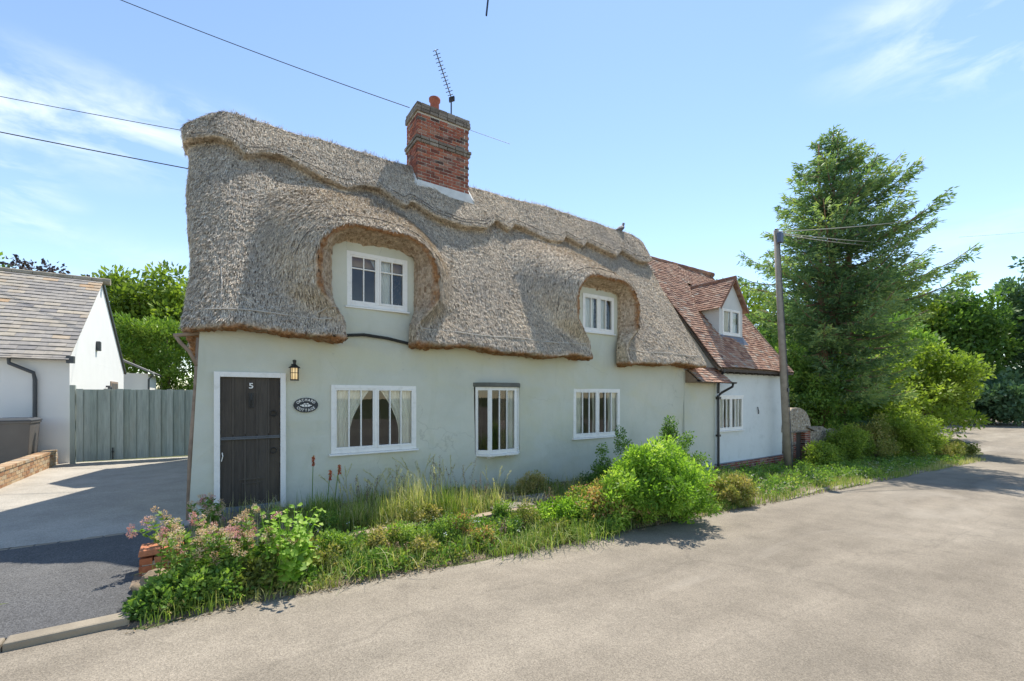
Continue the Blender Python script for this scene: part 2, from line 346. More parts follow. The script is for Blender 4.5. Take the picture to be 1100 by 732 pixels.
def flint_mat():
    m, n, l = mat_new('flint'); b = principled(n, l, .8, .3); t = n.new('ShaderNodeTexCoord')
    v = n.new('ShaderNodeTexVoronoi'); v.inputs['Scale'].default_value = 11; l.new(t.outputs['Object'], v.inputs['Vector'])
    c = ramp(n, l, v.outputs['Color'], [(.1, (.10,.09,.08)), (.35, (.28,.23,.17)), (.6, (.44,.36,.26)), (.9, (.58,.52,.42))])
    e_ = ramp(n, l, v.outputs['Distance'], [(.25, g3(0)), (.5, g3(1))]); c = mixrgb(n, l, math_(n, l, 'MULTIPLY', e_, .7), c, (.40,.32,.23))
    l.new(c, b.inputs['Base Color']); iv = math_(n, l, 'SUBTRACT', 1.0, v.outputs['Distance']); bump(n, l, iv, b, 1, .05); return m
M['flint'] = flint_mat()

# foliage: tone picks the leaf colour
M['l_spruce'] = leafmat('spruce_needles', [(0, (.08,.145,.09)), (.45, (.15,.25,.125)), (.8, (.26,.36,.15)), (1, (.42,.48,.18))], .38)
M['l_bright'] = leafmat('bright_leaves', [(0, (.10,.16,.03)), (.5, (.24,.33,.05)), (1, (.42,.50,.09))], .4)
M['l_mid'] = leafmat('mid_leaves', [(0, (.07,.14,.035)), (.5, (.16,.28,.06)), (.85, (.28,.40,.08)), (1, (.42,.50,.12))], .4)
M['l_dark'] = leafmat('dark_leaves', [(0, (.06,.12,.07)), (.5, (.12,.21,.115)), (1, (.22,.32,.15))], .3)
M['l_purple'] = leafmat('purple_leaves', [(0, (.03,.025,.035)), (1, (.10,.07,.085))], .2)
M['l_olive'] = leafmat('olive_leaves', [(0, (0.115,0.138,0.034)), (.5, (0.218,0.253,0.057)), (.8, (0.380,0.345,0.115)), (1, (0.552,0.437,0.184))], .35)
M['l_lime'] = leafmat('lime_leaves', [(0, (0.138,0.253,0.034)), (.5, (0.287,0.460,0.057)), (1, (0.506,0.632,0.138))], .45)
M['l_red'] = leafmat('russet_leaves', [(0, (.14,.24,.04)), (.42, (.28,.36,.07)), (.55, (.46,.24,.12)), (.8, (.62,.34,.19)), (1, (.66,.55,.22))], .4)
M['l_hedge'] = leafmat('hedge_sprays', [(0, (.08,.15,.025)), (.5, (.18,.30,.04)), (1, (.34,.44,.08))], .3)
M['l_grass'] = leafmat('grass_blades', [(0, (.10,.19,.03)), (.4, (.24,.33,.06)), (.7, (.42,.42,.13)), (1, (.70,.62,.36))], .35)
M['l_straw'] = leafmat('straw_blades', [(0, (.32,.33,.13)), (.5, (.55,.51,.30)), (1, (.74,.70,.52))], .3)
M['f_pink'] = leafmat('pink_flowers', [(0, (.50,.20,.24)), (.5, (.68,.36,.38)), (1, (.75,.55,.50))], .3)
M['f_peach'] = leafmat('faded_flowers', [(0, (.50,.30,.20)), (.5, (.66,.48,.36)), (1, (.74,.62,.46))], .3)
M['f_red'] = leafmat('red_flowers', [(0, (.42,.06,.03)), (1, (.60,.16,.07))], .2)
M['f_yellow'] = leafmat('yellow_flowers', [(0, (.6,.5,.08)), (1, (.75,.65,.2))], .2)

# ------------------------------------------------------------------ foliage builders (all numpy)
def unit(a_): return a_/np.maximum(np.linalg.norm(a_, axis=1, keepdims=True), 1e-9)
def leaf_arrays(P, D, ln, wd, tone, fold=.15):
    """kite-shaped leaves at points P growing along D"""
    n = len(P); D = unit(D); r_ = unit(rg.normal(size=(n, 3))); X = unit(np.cross(D, r_)); Z = np.cross(X, D)
    ln = np.broadcast_to(ln, n)[:, None]; wd = np.broadcast_to(wd, n)[:, None]
    V = np.stack([P, P+D*ln*.45+X*wd*.5+Z*wd*fold, P+D*ln, P+D*ln*.45-X*wd*.5+Z*wd*fold], 1).reshape(-1, 3)
    F = np.arange(4*n).reshape(-1, 4); return V, F, np.broadcast_to(tone, n)
def cat(parts):
    V = []; F = []; T = []; b = 0
    for v, f, t in parts:
        V.append(v); F.append(f+b); T.append(t); b += len(v)
    return np.concatenate(V), np.concatenate(F), np.concatenate(T)
def clump_leaves(C, Rr, n, ln, wd, tmean=.5, tvar=.25, up=.3, shell=.5):
    """n leaves spread in each of the clumps C with radii Rr"""
    C = np.asarray(C, float); Rr = np.asarray(Rr, float); K = len(C)
    idx = np.repeat(np.arange(K), n)
    d = unit(rg.normal(size=(K*n, 3))); r_ = rg.random(K*n)**shell
    sc_ = Rr[idx] if Rr.ndim == 2 else Rr[idx][:, None]
    P = C[idx]+d*sc_*r_[:, None]
    D = d*.9+rg.normal(size=d.shape)*.6; D[:, 2] += up
    ct = rg.normal(0, tvar*.6, K)[idx]
    T = np.clip(tmean+ct+rg.normal(0, tvar*.5, K*n), 0, 1)
    s = rg.uniform(.65, 1.3, K*n)
    return leaf_arrays(P, D, ln*s, wd*s, T)
def shellpts(c, r, n, lo=.65, zmin=-.6, seed=None):
    g_ = np.random.default_rng(seed) if seed is not None else rg
    d = unit(g_.normal(size=(n*3, 3))); d = d[d[:, 2] > zmin][:n]
    q = g_.uniform(lo, 1.0, len(d))[:, None]
    return np.array(c)+d*np.array(r)*q
def tree(name, label, cat_, base, h, crown_c, crown_r, nclump, nleaf, leaf, mat, trunk_r=.2, bark='bark', group=None, tm=.5, cr=.5, tv=.25, seed=1, limbs=14, shell=.5):
    """broadleaf tree: forked tapered trunk, limbs reaching the leaf clumps, many leaves"""
    g_ = np.random.default_rng(seed); r0 = random.Random(seed)
    base = Vector(base); root = empty(name, base, label, cat_, group)
    C = shellpts(np.array(base)+np.array(crown_c), crown_r, nclump, .35, -.75, seed)
    m = MB(); cc = base+Vector(crown_c); top = Vector((cc.x, cc.y, cc.z))
    pts = [base+Vector((0,0,-.3)), base.lerp(top, .3)+Vector((r0.uniform(-.2,.2), r0.uniform(-.2,.2), 0)), base.lerp(top, .65), top]
    m.tube(pts, [trunk_r*1.3, trunk_r, trunk_r*.75, trunk_r*.4], 8)
    for k in range(min(limbs, len(C))):
        t_ = r0.uniform(.35, .95); s_ = base.lerp(top, t_); e_ = Vector(C[k]); mid = s_.lerp(e_, .5)+Vector((0, 0, (e_-s_).length*.12))
        m.tube([s_, mid, e_], [trunk_r*.4, trunk_r*.25, trunk_r*.06], 5)
    m.build('trunk', M[bark], root, True)
    V, F, T = clump_leaves(C, np.full(len(C), 1.0)[:, None]*np.array([cr, cr, cr*.75])*g_.uniform(.7, 1.3, len(C))[:, None], nleaf, leaf[0], leaf[1], tm, tv, shell=shell)
    make('crown', V, F, M[mat], root, T); return root
def shrub(name, label, cat_, base, r, nclump, nleaf, leaf, mat, group=None, tm=.5, tv=.25, cr=.16, lean=(0,0), seed=1, zmin=-.2, stems=6, extra=None, up=.3, part='foliage'):
    base = Vector(base); root = empty(name, base, label, cat_, group)
    c = np.array(base)+np.array([lean[0], lean[1], r[2]*.5 if zmin < 0 else 0])
    rr = (r[0], r[1], r[2]*.55) if zmin < 0 else r
    C = shellpts(c, rr, nclump, .3, -.9 if zmin < 0 else 0, seed)
    if extra is not None: C = np.concatenate([C, np.array(base)+np.array(extra)])
    m = MB(); r0 = random.Random(seed)
    for k in range(stems):
        e_ = Vector(C[k % len(C)]); m.tube([base+Vector((r0.uniform(-.08,.08), r0.uniform(-.08,.08), -.05)), base.lerp(e_, .5)+Vector((0,0,.05)), e_], [.014,.010,.004], 5)
    m.build('stem', M['bark'], root, True)
    V, F, T = clump_leaves(C, np.full(len(C), cr), nleaf, leaf[0], leaf[1], tm, tv, up=up)
    make(part, V, F, M[mat], root, T); return root
def blades(P, h, w, lean=.42, tone=None, segs=3, curl=.6):
    """grass blades: thin curved strips"""
    n = len(P); h = np.broadcast_to(h, n); w = np.broadcast_to(w, n)
    an = rg.uniform(0, 2*PI, n); d = np.stack([np.cos(an), np.sin(an), np.zeros(n)], 1); side = np.stack([-np.sin(an+rg.normal(0,.6,n)), np.cos(an), np.zeros(n)], 1)
    ll = np.abs(rg.normal(0, lean, n))
    V = []
    for k in range(segs+1):
        t_ = k/segs; c = P+np.stack([np.zeros(n), np.zeros(n), h*(t_-curl*ll*t_**3)], 1)+d*(ll*h*(t_**1.8))[:, None]
        ww = (w*(1-t_**1.5)*.5+.0004)[:, None]; V += [c-side*ww, c+side*ww]
    V = np.stack(V, 1).reshape(-1, 3); k2 = 2*(segs+1)
    f = np.array([[2*i, 2*i+1, 2*i+3, 2*i+2] for i in range(segs)]); F = (f[None]+np.arange(n)[:, None, None]*k2).reshape(-1, 4)
    T = np.repeat(np.clip(tone if tone is not None else rg.normal(.5,.22,n), 0, 1), segs); return V, F, T

# ------------------------------------------------------------------ setting: ground, road, drive
def sheet(name, us, vs, zf, mat, mask=None, kind='structure'):
    us = np.asarray(us); vs = np.asarray(vs); nu, nv = len(us), len(vs)
    V = [(u, v, zf(u, v)) for u in us for v in vs]; F = []
    for i in range(nu-1):
        for j in range(nv-1):
            if mask and not mask((us[i]+us[i+1])/2, (vs[j]+vs[j+1])/2): continue
            F.append((i*nv+j, (i+1)*nv+j, (i+1)*nv+j+1, i*nv+j+1))
    o = make(name, V, F, mat, loc=(0,0,0), smooth_=True); o['kind'] = kind; return o
farU = [-600,-200,-80,-40,-20]; U1 = list(np.arange(-10, 40, .5))
UU = farU+U1+[45,50,60,75,100,160,300,800]
VV = [-600,-200,-80,-40,-20]+list(np.arange(-14,-4,1.0))+list(np.arange(-3.6,-1.4,.2))+[-1,0,2,4,6,8,10,14,20,30,45,70,120,250,800]
sheet('ground', UU, VV, lambda u, v: G(u, v)-.012, M['earth'])
def redge(u):     # kerb side edge of the road
    e_ = -3.08+.05*math.sin(u*1.7)+.035*math.sin(u*4.1+1) if u > -.6 else -3.02
    if u > 23: e_ += .009*(u-23)**2
    return e_
us = np.concatenate([np.array([-60,-30,-15]), np.arange(-8, 60, .25), np.array([65,75,90])])
V = []; F = []; rows = [0, .08, .3, 1, 2, 4, 6, 8, 11, 16, 24, 34]
for u in us:
    for r_ in rows:
        v = redge(min(u, 60))-r_
        V.append((u, v, R(u)+.002-(.012*(1-min(1, r_/.3)) if u > -.6 else 0)))
# beyond u = 60 the road swings away to the left behind the trees
k = len(rows)
for i in range(len(us)-1):
    for j in range(k-1): F.append((i*k+j+1, (i+1)*k+j+1, (i+1)*k+j, i*k+j))
o = make('road', V, F, M['road'], loc=(0,0,0), smooth_=True); o['kind'] = 'structure'
sheet('driveway', [-30,-15,-8,-6,-4,-3,-2,-1.4,-1,-.7,-.32], list(np.arange(-.30, 8.3, .5)), lambda u, v: G(u, v)+.004, M['drive'])
sheet('driveway_apron', [-30,-15,-8,-6,-4,-3,-2,-1.4,-1,-.75,-.5,-.3], [-2.9,-2.6,-2.3,-2.0,-1.5,-1,-.5,-.30], lambda u, v: -.188+float(smooth(-2.9,-1.8,v))*.055, M['tarmac'])
m = MB(); u = -12.0
while u < -.4:
    m.box(u, u+.19, -.36, -.26, -.3, -.132, rnd.random(), j=.003); u += .2
o = m.build('sett_edging', M['kerb'], None, bevel=.008); tag(o, kind='structure')
m = MB(); u = -14.0
while u < -.8:
    m.box(u, min(u+.9, -.62), -3.02, -2.90, -.5, -.172, rnd.random(), j=.010); u += .906
o = m.build('kerb', M['kerb'], None, bevel=.015); tag(o, kind='structure')
m = MB(); u = 8.0
while u < 27:
    v0 = redge(u+.45)+.03; m.box(u, u+.88, v0, v0+.12, R(u)-.4, R(u+.45)+.015+rnd.uniform(-.02,.01), rnd.random(), j=.02); u += .91
o = m.build('roadside_kerb', M['kerb'], None, bevel=.015); tag(o, kind='structure')
sheet('flower_bed', [-.34]+list(np.arange(0, 12.6, .3)), list(np.linspace(-1.9, .05, 9)), lambda u, v: G(u, v)+.03+.02*math.sin(u*5+v*3)*math.cos(v*7+u), M['soil'])
sheet('verge', list(np.arange(-.7, 29, .3)), [-3.2,-3.1,-3.02,-2.9,-2.7,-2.5,-2.3,-2.1,-1.8,-1.2,-.6,0,1,2], lambda u, v: G(u, v)+.004+.015*math.sin(u*6.3+v*5)*math.cos(u*2.1)-.035*(v < -3.05), M['soil'], mask=lambda u, v: (v < -1.9 or u > 12.3) and v > redge(u)-.12)

# ------------------------------------------------------------------ brick and tile layers
def bricks(m, x0, x1, y0, y1, z0, z1, L_=.213, H=.062, g=.016, dep=.1, faces='frlb', j=.0025, zf=None, tone=None):
    z = z0; k = 0
    while z+H*.6 < z1:
        hh = min(H, z1-z); f = 0 if k % 2 == 0 else 1
        def run(a0, a1, off):
            a_ = a0-off
            while a_ < a1-.01:
                s_, e_ = max(a_, a0), min(a_+L_, a1); a_ += L_+g
                if e_-s_ > .03: yield s_, e_
        off = 0
        tn = tone or (lambda: min(1, max(0, rnd.gauss(.5, .25))))
        dz = zf or (lambda a: 0)
        if 'f' in faces:
            for s_, e_ in run(x0 if f else x0+dep+g, x1 if f else x1-dep-g, off):
                q = rnd.uniform(-.003,.003); m.box(s_, e_, y0+q, y0+dep, z+dz(s_), z+hh+dz(s_), tn(), j=j)
        if 'b' in faces:
            for s_, e_ in run(x0 if f else x0+dep+g, x1 if f else x1-dep-g, off): m.box(s_, e_, y1-dep, y1, z+dz(s_), z+hh+dz(s_), tn(), j=j)
        if 'l' in faces:
            for s_, e_ in run(y0+dep+g if f else y0, y1-dep-g if f else y1, off): m.box(x0+rnd.uniform(-.003,.003), x0+dep, s_, e_, z+dz(x0), z+hh+dz(x0), tn(), j=j)
        if 'r' in faces:
            for s_, e_ in run(y0+dep+g if f else y0, y1-dep-g if f else y1, off): m.box(x1-dep, x1, s_, e_, z+dz(x1), z+hh+dz(x1), tn(), j=j)
        z += H+g; k += 1
def tiles(m, O, A, Dn, Nn, wa, wd, s=.105, w=.165, over=1.7, th=.013, keep=None, tone=None, sag=None):
    """courses of tiles on the plane O + a*A + d*Dn (A along the eaves, Dn down the slope)"""
    O = Vector(O); A = Vector(A).normalized(); Dn = Vector(Dn).normalized(); Nn = Vector(Nn).normalized(); d = 0; k = 0
    while d < wd:
        a_ = -(w*.5 if k % 2 else 0)
        while a_ < wa:
            s0, e0 = max(0, a_)+.002, min(wa, a_+w)-.002; a_ += w
            if e0-s0 < .03: continue
            c = (s0+e0)/2
            if keep and not keep(c, d): continue
            q = rnd.uniform(0, .008); dd = d+rnd.uniform(-.006,.006); sg = sag(c, d) if sag else 0
            P = lambda aa, dn, nn: O+A*aa+Dn*dn+Nn*(nn+sg)
            lo = s*over; tl = rnd.uniform(-.004,.004)
            vs = [P(s0, dd-lo+s, 0), P(e0, dd-lo+s, 0), P(e0, dd+s, th+.012+q+tl), P(s0, dd+s, th+.012+q-tl),
                  P(s0, dd-lo+s, th), P(e0, dd-lo+s, th), P(e0, dd+s, 2*th+.012+q+tl), P(s0, dd+s, 2*th+.012+q-tl)]
            m.add(vs, [(4,5,6,7),(3,2,6,7)[::-1],(0,3,7,4),(1,5,6,2),(0,1,2,3)[::-1]], (tone() if tone else min(1, max(0, rnd.gauss(.5,.25)))))
        d += s; k += 1

# ------------------------------------------------------------------ THE COTTAGE
cot = empty('cottage', (0, 0, -.2), 'long sage green cottage with lumpy thatched roof, brick chimney and tiled end wing', 'cottage')
EAVE = 2.55
# openings in the front wall: (u0, u1, z0, z1)
W1 = (1.53, 3.00, .66, 1.80); W2 = (4.22, 5.32, .46, 1.80); W3 = (6.81, 8.35, .64, 1.79); W4 = (12.60, 13.96, .56, 1.60)
D1 = (1.78, 2.84, 3.14, 4.07); D2 = (7.12, 8.16, 3.15, 4.05)
DOOR = (-.07, .86, -.02, 1.97)
def wallgrid(m, u0, u1, z0, z1, holes, v=0.0, th=.28, warp=None, step=.35):
    bu = sorted(set([u0, u1]+[h[0] for h in holes]+[h[1] for h in holes])); bz = sorted(set([z0, z1]+[h[2] for h in holes]+[h[3] for h in holes]))
    def fill(b):
        r_ = []
        for p, q in zip(b[:-1], b[1:]):
            n_ = max(1, int(math.ceil((q-p)/step))); r_ += [p+(q-p)*i/n_ for i in range(n_)]
        return r_+[b[-1]]
    bu, bz = fill(bu), fill(bz); nu, nz_ = len(bu), len(bz)
    w_ = warp or (lambda u, v, z: (u, v, z))
    inside = lambda u, z: any(h[0] < u < h[1] and h[2] < z < h[3] for h in holes)
    solid = [[not inside((bu[i]+bu[i+1])/2, (bz[j]+bz[j+1])/2) for j in range(nz_-1)] for i in range(nu-1)]
    vs = [w_(u, vv, z) for vv in (v, v+th) for u in bu for z in bz]; fs = []; o_ = nu*nz_
    I = lambda i, j, b=0: b*o_+i*nz_+j
    S_ = lambda i, j: 0 <= i < nu-1 and 0 <= j < nz_-1 and solid[i][j]
    for i in range(nu-1):
        for j in range(nz_-1):
            if not solid[i][j]: continue
            fs.append((I(i,j), I(i+1,j), I(i+1,j+1), I(i,j+1))); fs.append((I(i,j,1), I(i,j+1,1), I(i+1,j+1,1), I(i+1,j,1)))
            if not S_(i-1,j): fs.append((I(i,j), I(i,j+1), I(i,j+1,1), I(i,j,1)))
            if not S_(i+1,j): fs.append((I(i+1,j), I(i+1,j,1), I(i+1,j+1,1), I(i+1,j+1)))
            if not S_(i,j-1): fs.append((I(i,j), I(i,j,1), I(i+1,j,1), I(i+1,j)))
            if not S_(i,j+1): fs.append((I(i,j+1), I(i+1,j+1), I(i+1,j+1,1), I(i,j+1,1)))
    m.add(vs, fs)
def warp(u, v, z):
    if u < .3: u += .12*max(0, z)/2.5*(1-smooth(-.4,.3,u))*1.0
    if v < .05: v += .018*math.sin(u*1.3+z*.9)+.012*math.sin(u*3.1-z*2.3)+.008*math.sin(z*4+u*5)
    return (float(u), float(v), z)
m = MB(); wallgrid(m, -.36, 10.95, -.9, 2.62, [DOOR, W1, W2, W3], 0, .28, warp)
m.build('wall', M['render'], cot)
for (c0, c1, hd) in ((1.45, 3.10, D1), (6.80, 8.42, D2)):
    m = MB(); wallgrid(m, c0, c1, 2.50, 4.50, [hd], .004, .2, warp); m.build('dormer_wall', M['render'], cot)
# side, back and inside walls (the rear range reaches back to the gate)
m = MB()
m.box(-.24, .02, .29, 7.9, -.9, 2.6); m.box(10.7, 10.95, .29, 5.4, -.9, 2.6); m.box(.03, 10.69, 5.15, 5.4, -.9, 2.6)
m.box(.03, 10.69, .29, 5.14, -.25, -.2)
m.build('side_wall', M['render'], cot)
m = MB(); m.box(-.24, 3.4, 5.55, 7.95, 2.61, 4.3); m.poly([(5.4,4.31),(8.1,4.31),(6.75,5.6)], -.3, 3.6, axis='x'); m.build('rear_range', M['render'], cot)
m = MB(); m.box(3.4, 3.5, .30, 5.1, -.19, 2.45); m.box(6.1, 6.2, .30, 5.1, -.19, 2.45); m.box(.9, 1.0, .30, 5.1, -.19, 2.45)
for x in (1.0, 3.5, 6.2): m.box(x+.001, x+2.38, 2.6, 2.7, -.19, 2.45)
m.box(8.59,10.6,2.6,2.7,-.19,2.45)
m.build('inner_wall', M['room'], cot)
m = MB()
# timber cornerpost with its curved bracket at the left eaves
pts = [(-.37,.06,-.3),(-.345,.06,.8),(-.29,.06,1.7),(-.25,.06,2.45)]
m.tube(pts, [.04,.035,.03,.035], 6); m.tube([(-.27,.05,2.05),(-.36,.05,2.25),(-.47,.05,2.38),(-.52,.05,2.47)], .028, 6); m.tube([(-.54,.05,2.46),(-.24,.05,2.52)], .03, 6)
m.build('corner_post', M['timber'], cot, True)

# ---- thatch, as one solid cut and joined by distance functions, skinned by surface nets
H_ = .05
gu = np.arange(-1.05, 12.95, H_); gv = np.arange(-1.0, 6.7, H_); gz = np.arange(2.2, 7.75, H_)
Ug, Vg, Zg = np.meshgrid(gu.astype(np.float32), gv.astype(np.float32), gz.astype(np.float32), indexing='ij')
def wob(a_, b_, c_=0): return .028*np.sin(a_*1.4+b_*.8)+.014*np.sin(a_*3.1-b_*1.3+1.3)+.010*np.sin(a_*6.1+b_*3.3+.4)
TS = 1.40; cn = 1/math.sqrt(1+TS*TS)
def smin(a_, b_, k_): h = np.clip(.5+.5*(b_-a_)/k_, 0, 1); return b_*(1-h)+a_*h-k_*h*(1-h)
def smax(a_, b_, k_): return -smin(-a_, -b_, k_)
RZ = 6.98; RV = 2.75
def rdip(u): return .02*np.sin(np.asarray(u)*.75+.6)-.52*(1-smooth(-.75, .35, u))**1.3-.25*smooth(11.6, 12.7, u)
ridge_dip = rdip(Ug)
front = ((Zg-RZ-ridge_dip)-TS*(Vg-RV))*cn+wob(Ug, Zg)*.8
back = ((Zg-RZ-ridge_dip)+TS*(Vg-RV))*cn
uL = -.43-.16*smooth(5.6, 6.9, Zg)+.05*np.sin(Zg*2.0+.5)
uR = 11.42+1.0*(Zg-2.5)/4.5
roof = smax(front, back, .20)
roof = smax(smax(roof, uL-Ug, .14), Ug-uR, .14)
zb = 2.545-.012*Ug+.035*np.sin(Ug*1.9+.8)+.02*np.sin(Ug*5.1)
roof = smax(roof, (zb+.10*(Vg+.3)*(-1)*0)-Zg, .07)
def hood2d(u, z, v, uc, top):
    w_ = 1.0-.34*np.clip((v+.5)/.5, 0, 1); tp = top-.12*np.clip((v+.5)/.5, 0, 1)
    Wd = .57+(w_-.57)*smooth(2.75, 3.4, z); Rr = .66-.40*np.clip((v+.5)/.5, 0, 1)
    a_ = np.abs(u-uc)-Wd+Rr; b_ = z-tp+Rr
    return np.minimum(np.maximum(a_, b_), 0)+np.hypot(np.maximum(a_, 0), np.maximum(b_, 0))-Rr
HOODS = [(2.25, 4.36), (7.57, 4.36)]
dh_ = []
for uc, tp in HOODS:
    D0 = hood2d(Ug, Zg, np.float32(-.5)*np.ones_like(Ug), uc, tp)
    hd = (-.47+1.55*np.maximum(D0, 0)**1.08-Vg)/math.sqrt(1+1.55**2)
    hd = smax(hd, back, .2); hd = smax(hd, zb-Zg, .07); hd = smax(smax(hd, uL-Ug, .14), Ug-uR, .14)
    roof = smin(roof, hd, .20)
    dh_.append(hood2d(Ug, Zg, Vg, uc, tp))
for Dd in dh_: roof = smax(roof, np.minimum(1e3, -np.maximum(Dd, Vg-.02)), .055)
for uc, tp in HOODS:     # roof space behind each dormer window
    bx = np.maximum(np.maximum(np.abs(Ug-uc)-.72, np.maximum(-.06-Vg, Vg-1.4)), np.maximum(2.3-Zg, Zg-4.15)); roof = np.maximum(roof, -bx)
# ridge cap with its scalloped skirt
SK = [(-.9,6.18),(-.55,6.28),(-.1,6.46),(.2,6.38),(.42,6.12),(.7,6.33),(1.05,6.40),(1.6,6.10),(2.2,5.93),(2.6,6.15),(2.95,6.20),(3.42,5.80),(3.62,6.0),(4.1,5.72),(4.8,5.60),(5.5,5.75),(5.95,6.15),(6.3,5.92),(6.55,6.18),(6.9,6.12),(7.5,5.86),(8.0,5.92),(8.3,6.2),(8.8,5.95),(9.1,6.2),(9.6,6.0),(10.15,5.9),(10.5,6.12),(10.7,6.25),(11.3,5.95),(11.7,6.0),(12.2,6.2),(12.9,6.3)]
zc = np.interp(Ug, [s[0] for s in SK], [s[1] for s in SK])
cap = np.maximum(smax(front, back, .16)-.20, zc-Zg)
capends = smax(uL-.07-Ug, Ug-uR-.06, .1)
capsdf = smax(cap, capends, .14)
full = smin(roof, capsdf, .02)
def surface_nets(f, org, h):
    nx, ny, nz_ = f.shape; s_ = f < 0
    c = np.zeros((nx-1, ny-1, nz_-1), np.int8); corners = [(i, j, k) for i in (0,1) for j in (0,1) for k in (0,1)]
    for i, j, k in corners: c += s_[i:nx-1+i, j:ny-1+j, k:nz_-1+k]
    act = (c > 0) & (c < 8); idx = -np.ones(act.shape, np.int64); cells = np.argwhere(act); idx[act] = np.arange(len(cells))
    acc_ = np.zeros((len(cells), 3)); cnt = np.zeros(len(cells)); fv = {q: f[cells[:,0]+q[0], cells[:,1]+q[1], cells[:,2]+q[2]] for q in corners}
    for a_ in corners:
        for ax in range(3):
            if a_[ax]: continue
            b_ = list(a_); b_[ax] = 1; b_ = tuple(b_); fa, fb = fv[a_], fv[b_]; cr = (fa < 0) != (fb < 0)
            t_ = np.where(cr, fa/np.where(cr, fa-fb, 1), 0); p = np.tile(np.array(a_, float), (len(cells), 1)); p[:, ax] += t_
            acc_ += p*cr[:, None]; cnt += cr
    V_ = (cells+acc_/cnt[:, None])*h+org; Fs = []
    for ax in range(3):
        o1, o2 = [q for q in range(3) if q != ax]
        sl0 = [slice(None)]*3; sl1 = [slice(None)]*3; sl0[ax] = slice(0, -1); sl1[ax] = slice(1, None)
        ch = s_[tuple(sl0)] != s_[tuple(sl1)]; e_ = np.argwhere(ch); ok = (e_[:, o1] > 0) & (e_[:, o2] > 0) & (e_[:, o1] < f.shape[o1]-1) & (e_[:, o2] < f.shape[o2]-1); e_ = e_[ok]
        ins = s_[tuple(e_.T)]
        def g_(d1, d2):
            q = e_.copy(); q[:, o1] -= d1; q[:, o2] -= d2; return idx[tuple(q.T)]
        q4 = np.stack([g_(1,1), g_(0,1), g_(0,0), g_(1,0)], 1); flip = ins if ax != 1 else ~ins
        q4[~flip] = q4[~flip][:, ::-1]; Fs.append(q4)
    return V_, np.concatenate(Fs)
def nets_obj(name, f, parent, clip=None):
    V_, F_ = surface_nets(f, np.array([gu[0], gv[0], gz[0]]), H_)
    return V_, F_
V_, F_ = nets_obj('t', full, cot)
def fresh_of(P):
    u, v, z = P[:,0], P[:,1], P[:,2]; fr = np.zeros(len(P))
    for uc, tp in HOODS:
        d = hood2d(u, z, v, uc, tp); fr = np.maximum(fr, (1-smooth(.03, .075, d))*(v < .2)*(.28+.72*(1-smooth(-.42, -.34, v)))*smooth(3.0, 3.35, z))
    zbb = 2.545-.012*u+.035*np.sin(u*1.9+.8)+.02*np.sin(u*5.1)
    fr = np.maximum(fr, (1-smooth(.0, .055+.035*np.sin(u*9)+.02*np.sin(u*31), z-zbb)))
    return fr
V_ = V_+rg.normal(0, 1, V_.shape)*(.005+.009*fresh_of(V_))[:, None]
def tri_normals(V_, F_): return unit(np.cross(V_[F_[:,2]]-V_[F_[:,0]], V_[F_[:,3]]-V_[F_[:,1]]))
nrm = tri_normals(V_, F_); cen = V_[F_].mean(1)
is_cap = None
zce = np.interp(cen[:,0], [s[0] for s in SK], [s[1] for s in SK]); fplane = ((cen[:,2]-RZ-rdip(cen[:,0]))-TS*(cen[:,1]-RV))*cn+wob(cen[:,0], cen[:,2])*.8
is_cap = (cen[:,2] > zce-.06) & ((fplane > .03) | (cen[:,1] > RV)) & ((nrm[:,2] > -.2) | True)
def straws(cen, nrm, area, n, fresh):
    p = area/area.sum(); i = rg.choice(len(cen), n, p=p); c = cen[i]+rg.uniform(-H_/2, H_/2, (n, 3)); nn = nrm[i]
    c = c-nn*np.sum((c-cen[i])*nn, 1)[:, None]
    dn = np.tile(np.array([0, 0, -1.0]), (n, 1)); dn = dn-nn*np.sum(dn*nn, 1)[:, None]; flat = np.linalg.norm(dn, axis=1) < .35; dn[flat] = rg.normal(size=(flat.sum(), 3))
    dn = unit(unit(dn)+rg.normal(0, .11, (n, 3))); dn = unit(dn+nn*rg.uniform(-.01, .09, n)[:, None])
    sd_ = unit(np.cross(dn, nn)); ln_ = rg.uniform(.04, .10, n)[:, None]; wd_ = rg.uniform(.004, .009, n)[:, None]
    c = c+nn*rg.uniform(0, .012, n)[:, None]
    V = np.stack([c-sd_*wd_/2, c+sd_*wd_/2, c+dn*ln_+sd_*wd_/2, c+dn*ln_-sd_*wd_/2], 1).reshape(-1, 3)
    return V, np.arange(4*n).reshape(-1, 4), np.clip(rg.normal(.68, .36, n), 0, 1), np.repeat(fresh[i], 4)
